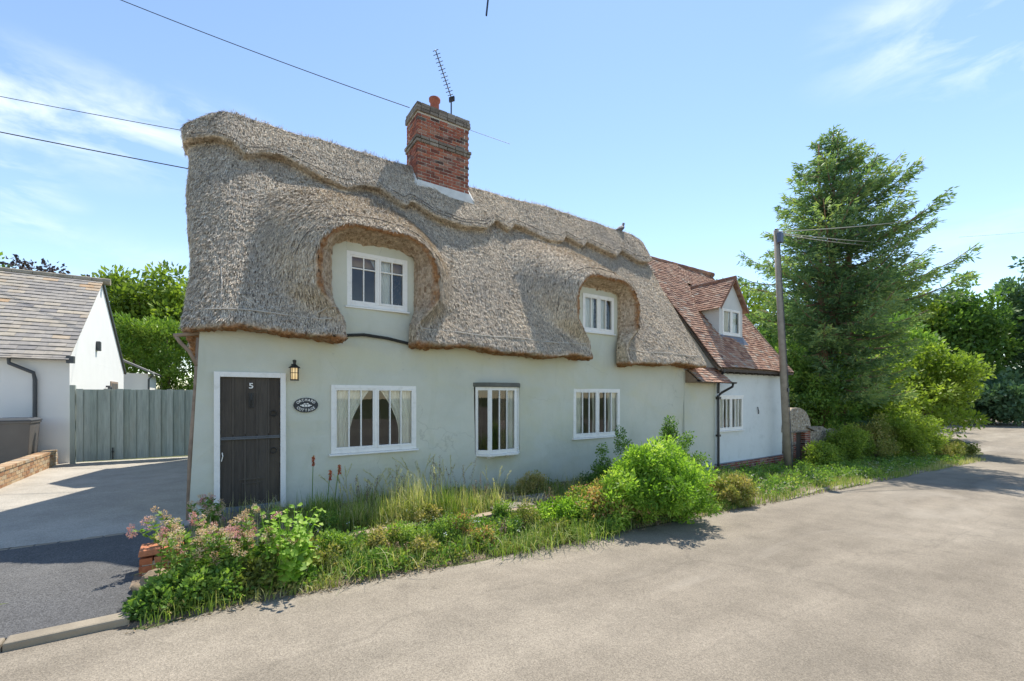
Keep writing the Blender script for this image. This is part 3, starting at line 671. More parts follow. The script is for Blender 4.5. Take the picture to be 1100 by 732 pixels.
for nm, sel, ns in (('thatch_roof', ~is_cap, 300000), ('ridge_cap', is_cap, 80000)):
    f_ = F_[sel]; used, inv = np.unique(f_, return_inverse=True); v_ = V_[used]; f_ = inv.reshape(-1, 4)
    n_ = tri_normals(v_, f_); c_ = v_[f_].mean(1); ar = np.ones(len(c_)); vis = (c_[:,1] < 3.4) & ((n_[:,1] < .5)); ar = ar*vis*(1/(1+.06*np.maximum(c_[:,0], 0)))
    for uc, tp in HOODS: ar = ar*(hood2d(c_[:,0], c_[:,2], c_[:,1], uc, tp) > .075)
    zbc = 2.545-.012*c_[:,0]+.035*np.sin(c_[:,0]*1.9+.8)+.02*np.sin(c_[:,0]*5.1); ar = ar*(c_[:,2] > zbc+.11)
    zq = np.interp(c_[:,0], [s[0] for s in SK], [s[1] for s in SK])
    ar = ar*((c_[:,2] > zq+.09) | (nm == 'thatch_roof'))*(np.abs(n_[:,0]) < .93)
    fr = fresh_of(v_)
    sv, sf, st, sfr = straws(c_, n_, ar, ns, fresh_of(c_))
    Va = np.concatenate([v_, sv]); Fa = np.concatenate([f_, sf+len(v_)])
    ta = np.concatenate([np.clip(rg.normal(.42, .10, len(f_)), 0, 1), st])
    o = make(nm, Va, Fa, M['thatch'], cot, ta, attrs={'fresh': np.concatenate([fr, sfr])})
    sm = np.zeros(len(Fa), bool); sm[:len(f_)] = True; o.data.polygons.foreach_set('use_smooth', sm)

def on_thatch(u, z, off=.02):
    """front surface of the thatch at (u, z)"""
    iu = min(max(int(round((u-gu[0])/H_)), 0), len(gu)-1); iz = min(max(int(round((z-gz[0])/H_)), 0), len(gz)-1)
    colm = full[iu, :, iz]; k_ = int(np.argmax(colm < 0))
    if k_ == 0: return None
    f0, f1 = colm[k_-1], colm[k_]; return gv[k_-1]+H_*f0/(f0-f1)-off
# hazel spars: a line above the eaves, arcs over the hoods, rows in the ridge
def rod(m, pts, r=.009):
    q = [Vector((u, v, z)) for u, z in pts for v in [on_thatch(u, z)] if v is not None]
    if len(q) > 2: m.tube(q, r, 5)
m = MB()
for a0, b0 in ((-.2, 1.62), (2.95, 6.9), (8.25, 11.35)):
    xs = np.arange(a0, b0, .14); rod(m, [(u, 2.86-.012*u+.015*math.sin(u*4)) for u in xs], .011)
    for u in np.arange(a0, b0-.2, .42):
        v = on_thatch(u, 2.86); 
        if v is not None: m.tube([(u-.02, v-.006, 2.91-.012*u), (u+.02, v-.006, 2.80-.012*u)], .009, 4)
m.tube([Vector((u, on_thatch(u, z, .02) or 0, z)) for u, z in ((.02,3.6),(.03,3.3),(.02,3.0))], .01, 5)
m.tube([Vector((u, on_thatch(u, z, .02) or 0, z)) for u, z in ((.1,3.25),(.35,3.05),(.6,2.88))], .009, 5)
m.tube([Vector((u, on_thatch(u, z, .02) or 0, z)) for u, z in ((1.25,2.9),(1.4,3.0),(1.5,3.02))], .009, 5)
m.build('spar', M['straw'] if 'straw' in M else basic('hazel_rod', (.50,.45,.38), .9), cot)
m = MB()
for uc, tp in HOODS:
    q = []
    for an in np.linspace(PI*1.0, 0, 36):
        u = uc+1.30*math.cos(an); z = 3.45+1.22*math.sin(an)**.8; q.append((u, z))
    rod(m, q, .008)
def skz(u): return float(np.interp(u, [s[0] for s in SK], [s[1] for s in SK]))
for off in (.18,):
    for a0, b0 in ((-.45, 3.9), (5.6, 11.9)):
        rod(m, [(u, min(6.95, skz(u)*.75+.25*6.1+off)) for u in np.arange(a0, b0, .09)], .007)
rod(m, [(u, skz(u)+.12) for u in np.arange(3.5, 5.9, .08)], .009); rod(m, [(u, skz(u)+.22) for u in np.arange(3.6, 5.8, .08)], .009)
m.build('ridge_spar', basic('dark_rod', (.14,.12,.10), .9), cot)

# ---- chimney
CX0, CX1, CY0, CY1 = 3.94, 5.32, 2.30, 3.02
m = MB(); bricks(m, CX0, CX1, CY0, CY1, 6.0, 7.72); bricks(m, CX0, CX1, CY0, CY1, 7.86, 8.44)
ch = m.build('chimney', M['brick'], cot)
m = MB(); m.box(CX0+.012, CX1-.012, CY0+.012, CY1-.012, 5.8, 8.62); m.build('mortar_core', M['mortar'], ch)
m = MB()
for z0, o_ in ((7.71,.03),(7.785,.05)): bricks(m, CX0-o_, CX1+o_, CY0-o_, CY1+o_, z0, z0+.065)
m.build('string_course', M['brickgrey'], ch); m = MB()
for z0, o_ in ((8.44,.035),(8.515,.03),(8.59,.015)): bricks(m, CX0-o_, CX1+o_, CY0-o_, CY1+o_, z0, z0+.065)
m.build('oversailing_course', M['brickgrey'], ch)
m = MB(); m.box(CX0+.05, CX1-.05, CY0+.05, CY1-.05, 8.62, 8.68); m.build('flaunching', M['mortar'], ch, bevel=.02)
m = MB(); m.lathe((4.52, 2.62, 8.66), [(.135,0),(.13,.05),(.115,.08),(.11,.34),(.14,.37),(.145,.43),(.10,.435),(.09,.2)], 18); m.build('chimney_pot', M['pot'], ch, True)
m = MB()
mx_, my_ = 4.98, 2.62
m.tube([(mx_,my_,8.6),(mx_,my_,9.32)], .018, 6)
a0 = Vector((mx_+.03, my_, 9.24)); a1 = Vector((mx_-.62, my_-.42, 9.98)); dr = (a1-a0).normalized(); sdv = Vector((.554,-.832,0)).cross(dr).normalized(); sdv = dr.cross(Vector((0,0,1))).normalized()
m.tube([a0, a1], .013, 6)
for i in range(13):
    p = a0.lerp(a1, .12+.88*i/12); l_ = .075+.02*(i % 2); m.tube([p-sdv*l_, p+sdv*l_], .010, 4)
    up_ = sdv.cross(dr).normalized(); m.tube([p-up_*.03, p+up_*.03], .010, 4)
m.obox(a0.lerp(a1, .03), dr*.02, sdv*.08, Vector((0,0,.05)))
m.build('aerial', M['black'], ch)
# mortar fillet and lead at the chimney foot
m = MB()
def fillet(pts_in, pts_out):
    b = len(m.V); m.V += [tuple(p) for p in pts_in]+[tuple(p) for p in pts_out]; n_ = len(pts_in)
    for i in range(n_-1): m.F.append((b+i, b+i+1, b+n_+i+1, b+n_+i)); m.T.append(.5)
zf = lambda u, v: RZ+float(rdip(u))-TS*abs(v-RV)-.25*math.exp(-abs(v-RV)*5)*.5+.20/cn
pin = []; pout = []
for k in range(15):
    u = CX0-.01+(CX1-CX0+.02)*k/14; zz = zf(u, CY0-.02); pin.append((u, CY0-.035, zz+.13)); pout.append((u+.09*(k/14-.5)*2, CY0-.14, zf(u, CY0-.14)+.022))
fillet(pin, pout)
for X_, sg in ((CX0, -1), (CX1, 1)):
    pin = []; pout = []
    for k in range(9):
        v = CY0-.05+(.62)*k/8; zz = zf(X_, v); pin.append((X_+sg*.02, v, zz+.12)); pout.append((X_+sg*.13, v-.07, zf(X_, v-.07)+.025))
    fillet(pin, pout)
m.build('mortar_fillet', basic('white_mortar', (.66,.64,.58), .95, .1, 6, 40, .5), ch)
m = MB(); 
vv = np.linspace(2.45, 2.95, 5); b = 0
xs = np.linspace(2.9, CX0-.02, 10); V0 = [(u, v, zf(u, v)+.02) for u in xs for v in vv]
m.add(V0, [(i*5+j, (i+1)*5+j, (i+1)*5+j+1, i*5+j+1) for i in range(9) for j in range(4)]); m.build('lead_saddle', M['lead'], ch)

# ---- windows, each a frame with its panes, sill and curtains
def window(parent, name, u0, u1, z0, z1, v=-.02, bars=((3,3)), hbar=False, fr=.06, sill=True, curtains=None, label=None, dep=.07, lean=0, mat='white', gv=0):
    m = MB(); n_l = len(bars); wtot = u1-u0
    m.box(u0, u0+fr, v, v+dep, z0, z1); m.box(u1-fr, u1, v, v+dep, z0, z1); m.box(u0+fr, u1-fr, v, v+dep, z1-fr, z1); m.box(u0+fr, u1-fr, v, v+dep, z0, z0+fr)
    seg = (wtot-2*fr-(n_l-1)*.045)/n_l; x = u0+fr
    for i, nb in enumerate(bars):
        s_ = .028
        vv = v+.012*(i % 2 == 0)-.006
        x1 = x+seg
        m.box(x, x+s_, vv, v+.05, z0+fr, z1-fr); m.box(x1-s_, x1, vv, v+.05, z0+fr, z1-fr); m.box(x+s_, x1-s_, vv, v+.05, z0+fr, z0+fr+.04); m.box(x+s_, x1-s_, vv, v+.05, z1-fr-.03, z1-fr)
        for b in range(1, nb): 
            xb = x+s_+(seg-2*s_)*b/nb; m.box(xb-.011, xb+.011, vv+.004, v+.046, z0+fr+.04, z1-fr-.03)
        if hbar: m.box(x+s_, x1-s_, vv+.006, v+.044, z0+(z1-z0)*hbar-.011, z0+(z1-z0)*hbar+.011)
        if i < n_l-1: m.box(x1, x1+.045, v+.001, v+dep-.001, z0+fr, z1-fr)
        x = x1+.045
    w_ = m.build(name, M[mat], parent, bevel=.004)
    if label: w_['label'] = label
    g_ = MB(); g_.add([(u0+fr, v+.034, z0+fr), (u1-fr, v+.034, z0+fr), (u1-fr, v+.034, z1-fr), (u0+fr, v+.034, z1-fr)], [(0,1,2,3)]); g_.build('pane', M['glass'], w_)
    if sill:
        s_ = MB(); s_.poly([(v-.045, z0-.035), (v+.06, z0-.035), (v+.06, z0+.002), (v-.045, z0-.01)], u0-.03, u1+.03, axis='x'); s_.build('sill', M[mat], w_, bevel=.004)
    for kind_, c0, c1 in (curtains or ()):
        c = MB(); n_ = 26; zt, zb_ = z1+.02, z0-.02; rows_ = 8; vs = []; vo = v+.10
        for j in range(rows_+1):
            t_ = j/rows_; zz = zt+(zb_-zt)*t_
            a_, b_ = c0, c1
            if kind_ == 'l': b_ = c1-(c1-c0)*.62*math.sin(min(t_*1.35, 1)*PI/2)
            if kind_ == 'r': a_ = c0+(c1-c0)*.62*math.sin(min(t_*1.35, 1)*PI/2)
            for i in range(n_+1): vs.append((a_+(b_-a_)*i/n_, vo+.022*math.sin(i*1.45)+.01*math.sin(i*.6+j), zz))
        c.add(vs, [(j*(n_+1)+i, j*(n_+1)+i+1, (j+1)*(n_+1)+i+1, (j+1)*(n_+1)+i) for j in range(rows_) for i in range(n_)]); c.build('curtain', M['curtain'] if kind_ != 'n' else M['screen'], w_, True)
    return w_
window(cot, 'window', *W1, bars=(3,3), curtains=[('l', 1.60, 2.25), ('r', 2.3, 2.94)], label='wide white casement window with six tall panes beside the front door')
window(cot, 'window', *W3, bars=(3,3), curtains=[('s', 6.9, 7.12), ('s', 7.5, 7.72), ('s', 8.02, 8.3)], label='wide white casement window below the second dormer')
window(cot, 'window', *D1, v=.0, bars=(2,2), curtains=[('r', 2.15, 2.55)], label='white four-light dormer window above the front door end', hbar=.70)
window(cot, 'window', *D2, v=.0, bars=(2,2), curtains=[('s', 7.2, 7.55), ('s', 7.7, 7.95)], label='white dormer window in the second thatched hood')
for uc_ in (2.31, 7.64):
    m = MB(); m.add([(uc_-.66,.215,2.6),(uc_+.66,.215,2.6),(uc_+.66,1.3,2.6),(uc_-.66,1.3,2.6),(uc_-.66,.215,4.12),(uc_+.66,.215,4.12),(uc_+.66,1.3,4.12),(uc_-.66,1.3,4.12)], [(0,1,2,3),(4,5,6,7),(2,3,7,6),(0,3,7,4),(1,2,6,5)]); m.build('dormer_room', M['room'], cot)
    m = MB(); m.box(uc_-.5, uc_+.5, .18, .19, 3.86 if uc_ < 4 else 4.0, 4.1); m.build('roller_blind', basic('buff_blind', (.55,.36,.20), .9, .1), cot)
# canted bay
bay = MB(); zb0, zb1 = .46, 1.80; pr = .20
cors = [(4.24,.0),(4.46,-pr),(5.10,-pr),(5.30,.0)]
def ctr(p, q, z0, z1, inset=0): pass
for (p, q) in zip(cors[:-1], cors[1:]):
    p3, q3 = Vector((*p, 0)), Vector((*q, 0)); d = (q3-p3); ln = d.length; d.normalize(); nn = Vector((d.y, -d.x, 0))
    def bar(s0, s1, z0, z1, th=.022, o=0): bay.obox(p3+d*(s0+s1)/2-nn*(.024+o)*1+Vector((0,0,(z0+z1)/2)), d*(s1-s0)/2, nn*th, Vector((0,0,(z1-z0)/2)))
    bar(0, .05, zb0, zb1); bar(ln-.05, ln, zb0, zb1); bar(.05, ln-.05, zb0, zb0+.08); bar(.05, ln-.05, zb1-.07, zb1)
    if ln > .5:
        for k in (1, 2): bar(.05+(ln-.1)*k/3-.011, .05+(ln-.1)*k/3+.011, zb0+.08, zb1-.07, .016)
bw = bay.build('bay_window', M['white'], cot, bevel=.003); bw['label'] = 'small white canted bay window under a dark flat cap'
g_ = MB()
for (p, q) in zip(cors[:-1], cors[1:]):
    d = (Vector((*q,0))-Vector((*p,0))).normalized(); nn = Vector((d.y,-d.x,0)); a_ = Vector((*p,0))-nn*.03+d*.05; b_ = Vector((*q,0))-nn*.03-d*.05
    g_.add([(a_.x,a_.y,zb0+.08),(b_.x,b_.y,zb0+.08),(b_.x,b_.y,zb1-.07),(a_.x,a_.y,zb1-.07)], [(0,1,2,3)])
g_.build('pane', M['glass'], bw)
def cantslab(name, z0, z1, o_, mat, parent):
    s_ = MB(); pts = [(4.24-o_,.03),(4.46-o_*.6,-pr-o_),(5.10+o_*.6,-pr-o_),(5.30+o_,.03)]
    vs = [(x,y,z0) for x,y in pts]+[(x,y,z1) for x,y in pts]; s_.add(vs, [(3,2,1,0),(4,5,6,7),(0,1,5,4),(1,2,6,5),(2,3,7,6),(3,0,4,7)]); return s_.build(name, mat, parent, bevel=.005)
cantslab('sill', zb0-.045, zb0-.002, .035, M['white'], bw)
cantslab('cap_board', zb1+.002, zb1+.085, .05, M['lead'], bw).data.materials[0] = basic('grey_board', (.13,.13,.11), .8, .2)
for x in (4.55, 5.02):
    m = MB(); m.poly([(.02,zb0-.045),(-.17,zb0-.045),(-.13,zb0-.09),(.02,zb0-.12)], x-.05, x+.05, axis='x'); m.build('bracket', M['white'], bw)
c = MB(); n_ = 20
for x0_, x1_ in ((4.72, 4.90),): c.add([(x0_+(x1_-x0_)*i/n_, -.08+.015*math.sin(i*1.3), z) for z in (.5, 1.78) for i in range(n_+1)], [(i, i+1, n_+2+i, n_+1+i) for i in range(n_)])
c.build('curtain', toned('patterned_curtain', [(0,(.28,.19,.15)),(1,(.35,.25,.2))], var=.8, scale=25), bw)
c = MB(); c.add([(4.98+.12*i/8, -.06+.012*math.sin(i*1.3), z) for z in (.5, 1.78) for i in range(9)], [(i, i+1, 10+i, 9+i) for i in range(8)]); c.build('curtain', M['curtain'], bw)

# ---- front door
df = MB(); u0, u1, z0, z1 = DOOR; fw = .075
df.box(u0, u0+fw, -.045, .1, z0-.12, z1); df.box(u1-fw, u1, -.045, .1, z0-.12, z1); df.box(u0+fw, u1-fw, -.045, .1, z1-fw, z1)
dfo = df.build('door_frame', M['white'], cot, bevel=.005)
dm = MB(); n_ = 5; x0_, x1_ = u0+fw+.004, u1-fw-.004; pw = (x1_-x0_)/n_
for i in range(n_): dm.box(x0_+pw*i+.003, x0_+pw*(i+1)-.003, .0, .045, z0, z1-fw-.004, rnd.random())
for i in range(1, n_): dm.box(x0_+pw*i-.012, x0_+pw*i+.012, -.010, .0, z0+.0, .98-.02, 1.0); 
for i in range(1, n_): dm.box(x0_+pw*i-.012, x0_+pw*i+.012, -.010, .0, 1.04, z1-fw-.01, 1.0)
door = dm.build('door', M['door'], cot, bevel=.004); door['label'] = 'dark brown planked front door in a white frame'
m = MB(); m.box(x0_, x1_, -.028, -.001, .968, .992, .8); m.box(x0_, x1_, -.018, -.001, .992, 1.012, .6); m.build('weather_bar', basic('grey_bar', (.11,.115,.12), .5), door, bevel=.004)
for z_ in (1.37, .80):
    m = MB(); c_ = Vector((x1_-.09, -.02, z_)); m.tube([c_+Vector((.042*math.cos(t), 0, .042*math.sin(t)-.02)) for t in np.linspace(0, 2*PI, 17)], .006, 6); m.lathe((c_.x, -.01, c_.z+.01), [(.0,0),(.014,.002),(.014,.012)], 8)
    m.build('ring_handle', M['ironwork'], door, True)
m = MB(); m.box(x0_+pw*2.5-.035, x0_+pw*2.5+.035, -.012, 0, 1.44, 1.66); m.tube([(x0_+pw*2.5, -.03, 1.64),(x0_+pw*2.5, -.045, 1.56),(x0_+pw*2.5, -.025, 1.47)], .012, 6); m.tube([(x0_+pw*2.5-.02,-.02,1.47),(x0_+pw*2.5,-.022,1.43),(x0_+pw*2.5+.02,-.02,1.47)], .006, 5); m.build('knocker', M['ironwork'], door)
m = MB(); m.box(x0_+.27, x0_+.52, -.014, 0, .30, .315, .9); m.box(x0_+.27, x0_+.285, -.012, 0, .06, .30, .9); m.box(x0_+.505, x0_+.52, -.012, 0, .06, .30, .9); m.box(x0_+.27, x0_+.52, -.012, 0, .05, .062, .9); m.box(x0_+.23, x0_+.57, -.016, 0, .36, .378, .9); m.build('cat_flap', M['door'], door)
m = MB(); m.tube([(x0_+.012,-.02,.66),(x0_+.03,-.035,.74),(x0_+.02,-.03,.79)], .007, 5); m.build('hook', M['white'], door)
def text_mesh(name, s, size, loc, rot, mat, parent, ext=.002, sx=1.0, align='CENTER'):
    cu = bpy.data.curves.new(name, 'FONT'); cu.body = s; cu.size = size; cu.align_x = align; cu.align_y = 'CENTER'; cu.extrude = ext; cu.offset = size*.018
    t = bpy.data.objects.new('tmp_text', cu); col.objects.link(t); dg = bpy.context.evaluated_depsgraph_get(); dg.update()
    me = bpy.data.meshes.new_from_object(t.evaluated_get(dg)); bpy.data.objects.remove(t)
    me.transform(Matrix.Diagonal((sx, 1, 1, 1))); me.transform(Matrix.LocRotScale(Vector(loc), rot, None))
    return me
from mathutils import Euler
face = Euler((PI/2, 0, 0))
me = text_mesh('house_number', '5', .115, (x0_+pw*2.5, -.012, 1.765), face, M['white'], door, .004, 1.15); me.materials.append(M['white']); o = bpy.data.objects.new('house_number', me); col.objects.link(o); setp(o, door)
m = MB(); m.box(-.12, .92, -.34, -.005, -.25, -.105); m.build('doorstep', M['stone'], cot, bevel=.015)
m = MB(); m.box(-.02, .85, -.03, .1, -.10, -.025); m.build('threshold', M['lead'], cot, bevel=.005)

# ---- lantern
la = MB(); lx, ly, lz = .97, -.13, 1.86
la.box(lx-.03, lx+.03, -.02, .0, lz+.10, lz+.26); la.tube([(lx,-.01,lz+.22),(lx,-.08,lz+.27),(lx,ly,lz+.24)], .012, 6)
la.lathe((lx, ly, lz), [(.02,.245),(.022,.27),(.028,.30),(.028,.31),(.01,.32)], 12); la.lathe((lx, ly, lz+.19), [(.085,0),(.08,.012),(.03,.05),(.022,.06)], 16); la.lathe((lx, ly, lz-.005), [(.058,0),(.064,.008),(.058,.02)], 16)
for k in range(8): an = 2*PI*k/8; la.tube([(lx+.056*math.cos(an), ly+.056*math.sin(an), lz+.01), (lx+.056*math.cos(an), ly+.056*math.sin(an), lz+.195)], .005, 5)
la.tube([(lx+.057*math.cos(t), ly+.057*math.sin(t), lz+.115) for t in np.linspace(0, 2*PI, 17)], .005, 5)
lo_ = la.build('wall_lantern', M['ironwork'], cot); lo_['label'] = 'small black iron wall lantern with amber glass'
m = MB(); m.lathe((lx, ly, lz+.012), [(.05,0),(.05,.178)], 16); m.build('lamp_glass', M['lampglass'], lo_, True)

# ---- oval name sign
sx_, sz_ = 1.15, 1.47; a_, b_ = .180, .118
m = MB(); n_ = 40; ring = [(math.cos(2*PI*i/n_), math.sin(2*PI*i/n_)) for i in range(n_)]
vs = [(sx_+a_*c, .0, sz_+b_*s) for c, s in ring]+[(sx_+a_*c, -.02, sz_+b_*s) for c, s in ring]
m.add(vs, [tuple(range(n_)), tuple(range(2*n_-1, n_-1, -1))]+[(i, (i+1)%n_, (i+1)%n_+n_, i+n_) for i in range(n_)])
sg = m.build('name_sign', basic('slate_plaque', (.025,.03,.035), .45, .1)); tag(sg, 'dark oval name plaque on the green wall between door and first window', 'sign')
mes = []
for word, up_ in (('ORCHARD', 1), ('COTTAGE', -1)):
    for i, chh in enumerate(word):
        t = (i-3)/3*58
        if up_ > 0: an = math.radians(90-t); rot = math.radians(-t*.62); 
        else: an = math.radians(-90+t); rot = math.radians(t*.62)
        mes.append(text_mesh('l', chh, .058, (sx_+a_*.76*math.cos(an), -.0215, sz_+b_*.70*math.sin(an)), (Euler((PI/2, 0, 0)).to_matrix() @ Euler((0,0,rot)).to_matrix()).to_quaternion(), None, None, .0012, .9))
V = []; F = []; b = 0
for me in mes:
    V += [tuple(v.co) for v in me.vertices]; F += [tuple(i+b for i in p.vertices) for p in me.polygons]; b = len(V)
make('lettering', V, F, M['white'], sg)
m = MB()   # the little fruit-and-leaf emblem in the middle
for dx, r_ in ((-.045,.022),(.045,.022),(0,.018)):
    m.add([(sx_+dx+r_*math.cos(2*PI*i/12), -.0225, sz_-.006+r_*.8*math.sin(2*PI*i/12)) for i in range(12)], [tuple(range(12))])
for dx, dz, w_, h_ in ((-.02,.02,.018,.010),(.022,.022,.018,.010),(0,-.024,.05,.004),(-.075,-.004,.012,.008),(.075,-.004,.012,.008)):
    m.add([(sx_+dx+w_*math.cos(2*PI*i/8), -.0235, sz_+dz+h_*math.sin(2*PI*i/8)) for i in range(8)], [tuple(range(8))])
m.build('emblem', M['white'], sg)

# ---- tiled wing
EX0, EX1 = 12.50, 16.55
m = MB(); wallgrid(m, EX0, EX1, -.44, 2.42, [W4], -.03, .25, lambda u, v, z: (u, v+(.01*math.sin(u*2.1+z*1.7) if v < .1 else 0), z)); 
m.build('wing_wall', M['wing'], cot); m = MB()
wallgrid(m, 10.951, EX0-.001, -.9, 2.35, [], .012, .2); m.build('link_wall', M['render'], cot); m = MB()
m.box(EX0+.1, EX0+.3, .26, 5.4, -.9, 2.4); m.box(EX1-.25, EX1, .221, 5.5, -.44, 2.4); m.box(EX0+.31, EX1-.26, 5.2, 5.45, -.9, 2.4); m.box(EX0+.31, EX1-.26, 2.0, 2.05, -.5, 2.3)
m.poly([(.0,2.41),(5.7,2.41),(2.87,6.45)], EX1-.26, EX1-.02, axis='x'); m.poly([(.0,2.41),(5.7,2.41),(2.87,6.45)], EX0+.02, EX0+.2, axis='x')
m.build('wing_side_wall', M['wing'], cot)
m = MB(); m.box(EX0-.01, EX1+.035, -.05, .20, -1.3, -.46); m.build('plinth_core', M['mortar'], cot)
m = MB(); bricks(m, EX0-.02, EX1+.05, -.065, .2, -1.28, -.46, faces='fr', dep=.09); m.build('brick_plinth', M['brick'], cot)
m = MB(); m.box(EX0-.02, EX1+.06, -.075, -.031, -.458, -.43); m.build('damp_course', M['lead'], cot)
window(cot, 'window', *W4, v=-.06, bars=(3,3), curtains=[('s', 12.7, 13.0), ('s', 13.15, 13.4), ('s', 13.6, 13.9)], label='white barred window low in the tiled wing', fr=.05)
m = MB(); m.box(W4[0]-.03, W4[1]+.03, -.075, -.03, W4[3]-.001, W4[3]+.05); m.build('lintel', M['white'], cot)
m = MB(); m.tube([(14.87,-.05,1.26),(14.88,-.06,1.18),(14.93,-.055,1.10),(14.94,-.04,1.03)], .016, 6); m.build('wall_hook', M['black'], cot)
ET = 1.32; ez0 = 2.44; ev0 = -.30; rz, rv = ez0+ET*(2.87-ev0), 2.87; sl = math.hypot(rz-ez0, rv-ev0)
Dn = Vector((0, -(rv-ev0), -(rz-ez0))).normalized(); Nn = Vector((0, Dn.z, -Dn.y)); Nn = Vector((0, -abs(Dn.z), abs(Dn.y)))
DU0, DU1, DV = 13.62, 15.02, .55        # wing dormer
def dorm_keep(a_, d):
    u = 12.25+a_; v = rv+Dn.y*d
    return not (DU0+.02 < u < DU1-.02 and DV < v < 2.2 and abs(u-14.32) < .72*(1-(v-1.45)/.9 if v > 1.45 else 1))
m = MB(); tiles(m, (12.25, rv, rz), (1,0,0), Dn, Nn, EX1+.22-12.25, sl, keep=dorm_keep, sag=lambda a_, d: .03*math.sin(a_*1.1)+.012*math.sin(a_*3.7+d*2)+.03*max(0, (d-sl+.8))*.9)
er = m.build('tiled_roof', M['tile'], cot)
m = MB()
Vb = Vector((0, 2*rv-ev0, ez0))
m.add([(12.25, ev0+.03, ez0-.045), (EX1+.2, ev0+.03, ez0-.045), (EX1+.2, rv, rz-.04), (12.25, rv, rz-.04), (12.25, 2*rv-ev0, ez0), (EX1+.2, 2*rv-ev0, ez0)], [(0,1,2,3),(3,2,5,4)]); m.build('roof_deck', M['timber'], er)
m = MB(); x = 12.2; k = 0
while x < EX1+.2:
    m.tube([(x, rv, rz-.01+.006*(k%2)),(x+.29, rv, rz-.01+.006*(k%2))], .10, 10, rnd.random()*.6); x += .30; k += 1
m.build('ridge_tile', M['tile'], er)
x = 12.7; dtm = basic('dark_timber', (.06,.05,.04), .8)
while x < EX1:
    m = MB(); m.box(x, x+.07, -.27, -.035, 2.31, 2.40); x += .36; m.build('rafter_end', dtm, er)
m = MB(); m.box(12.35, EX1+.15, -.31, -.285, 2.35, 2.42); m.build('eaves_board', basic('dark_timber2', (.08,.06,.045), .8), er)
m = MB()   # verge boards on the far gable
m.add([(EX1+.19, ev0, ez0-.07),(EX1+.22, ev0, ez0-.07),(EX1+.22, rv, rz-.02),(EX1+.19, rv, rz-.02),(EX1+.19, ev0, ez0+.02),(EX1+.22, ev0, ez0+.02),(EX1+.22, rv, rz+.04),(EX1+.19, rv, rz+.04)], [(0,1,2,3),(4,5,6,7),(0,1,5,4),(1,2,6,5),(2,3,7,6),(3,0,4,7)]); m.build('verge_board', M['timber'], er)
# dormer of the wing
zr = lambda v: ez0+ET*(v-ev0)
m = MB(); zw0, zw1, za = zr(DV)-.02, 4.60, 5.50; uc = (DU0+DU1)/2
dw = (13.72, 14.92-.12, 3.62, 4.50)
wallgrid(m, DU0, DU1, zw0, zw1, [(13.80, 14.86, 3.66, 4.52)], DV, .08)
m.poly([(DU0, zw1+.001),(DU1, zw1+.001),(uc, za)], DV, DV+.08)
for X0, X1 in ((DU0, DU0+.08), (DU1-.08, DU1)): m.poly([(DV+.081, zw0),(DV+.081, zw1),((zw1-ez0)/ET+ev0, zw1)], X0, X1, axis='x')
m.build('dormer_wall', M['leafwhite'], cot)
m = MB(); m.box(DU0+.1, DU1-.1, 1.3, 1.34, 3.7, 4.6); m.build('dormer_inside', M['room'], cot)
window(cot, 'window', 13.80, 14.86, 3.66, 4.52, v=DV-.02, bars=(1,1), curtains=[('s', 13.84, 14.3), ('s', 14.36, 14.72)], label='small white casement in the tiled dormer', fr=.05)
m = MB(); m.add([(DU0+.05, DV-.03, zw0+.1),(DU1-.02, DV-.03, zw0+.1),(DU1+.05, DV-.22, zr(DV-.22)+.05),(DU0, DV-.22, zr(DV-.22)+.05)], [(0,1,2,3)])
m.add([(DU0-.02,1.0,zr(1.0)+.045),(DU0-.02,2.2,zr(2.2)+.04),(DU0-.12,2.2,zr(2.2)+.05),(DU0-.12,1.0,zr(1.0)+.06)], [(0,1,2,3)]); m.build('lead_flashing', M['lead'], cot)
m = MB(); ovh = .14; dh = za-zw1; 
for sgn in (-1, 1):
    hw = (DU1-DU0)/2+ovh; rise = dh+.03; dn = Vector((sgn*hw, 0, -(rise+ .12))).normalized(); nn = Vector((sgn*abs(dn.z), 0, abs(dn.x)))
    slen = hw/abs(dn.x); O = Vector((uc, DV-.16, za+.05))
    def kp(a_, d, dn=dn, O=O):
        p = O+Vector((0, a_, 0))+dn*d; return p.z > zr(p.y)-.03
    tiles(m, O, (0,1,0), dn, nn, 2.3, slen, keep=kp, s=.10)
dr_ = m.build('dormer_roof', M['tile'], cot)
m = MB(); y = DV-.17
while y < 2.0: m.tube([(uc, y, za+.06),(uc, y+.28, za+.06)], .075, 8, rnd.random()*.4); y += .29
for sgn in (-1, 1):
    hw = (DU1-DU0)/2+ovh; m.obox((uc+sgn*hw/2, DV-.15, za-(dh+.15)/2+.01), Vector((sgn*hw/2, 0, -(dh+.15)/2)), Vector((0,.012,0)), Vector((0,0,.035)), .2)
m.build('ridge_tile', M['tile'], dr_)
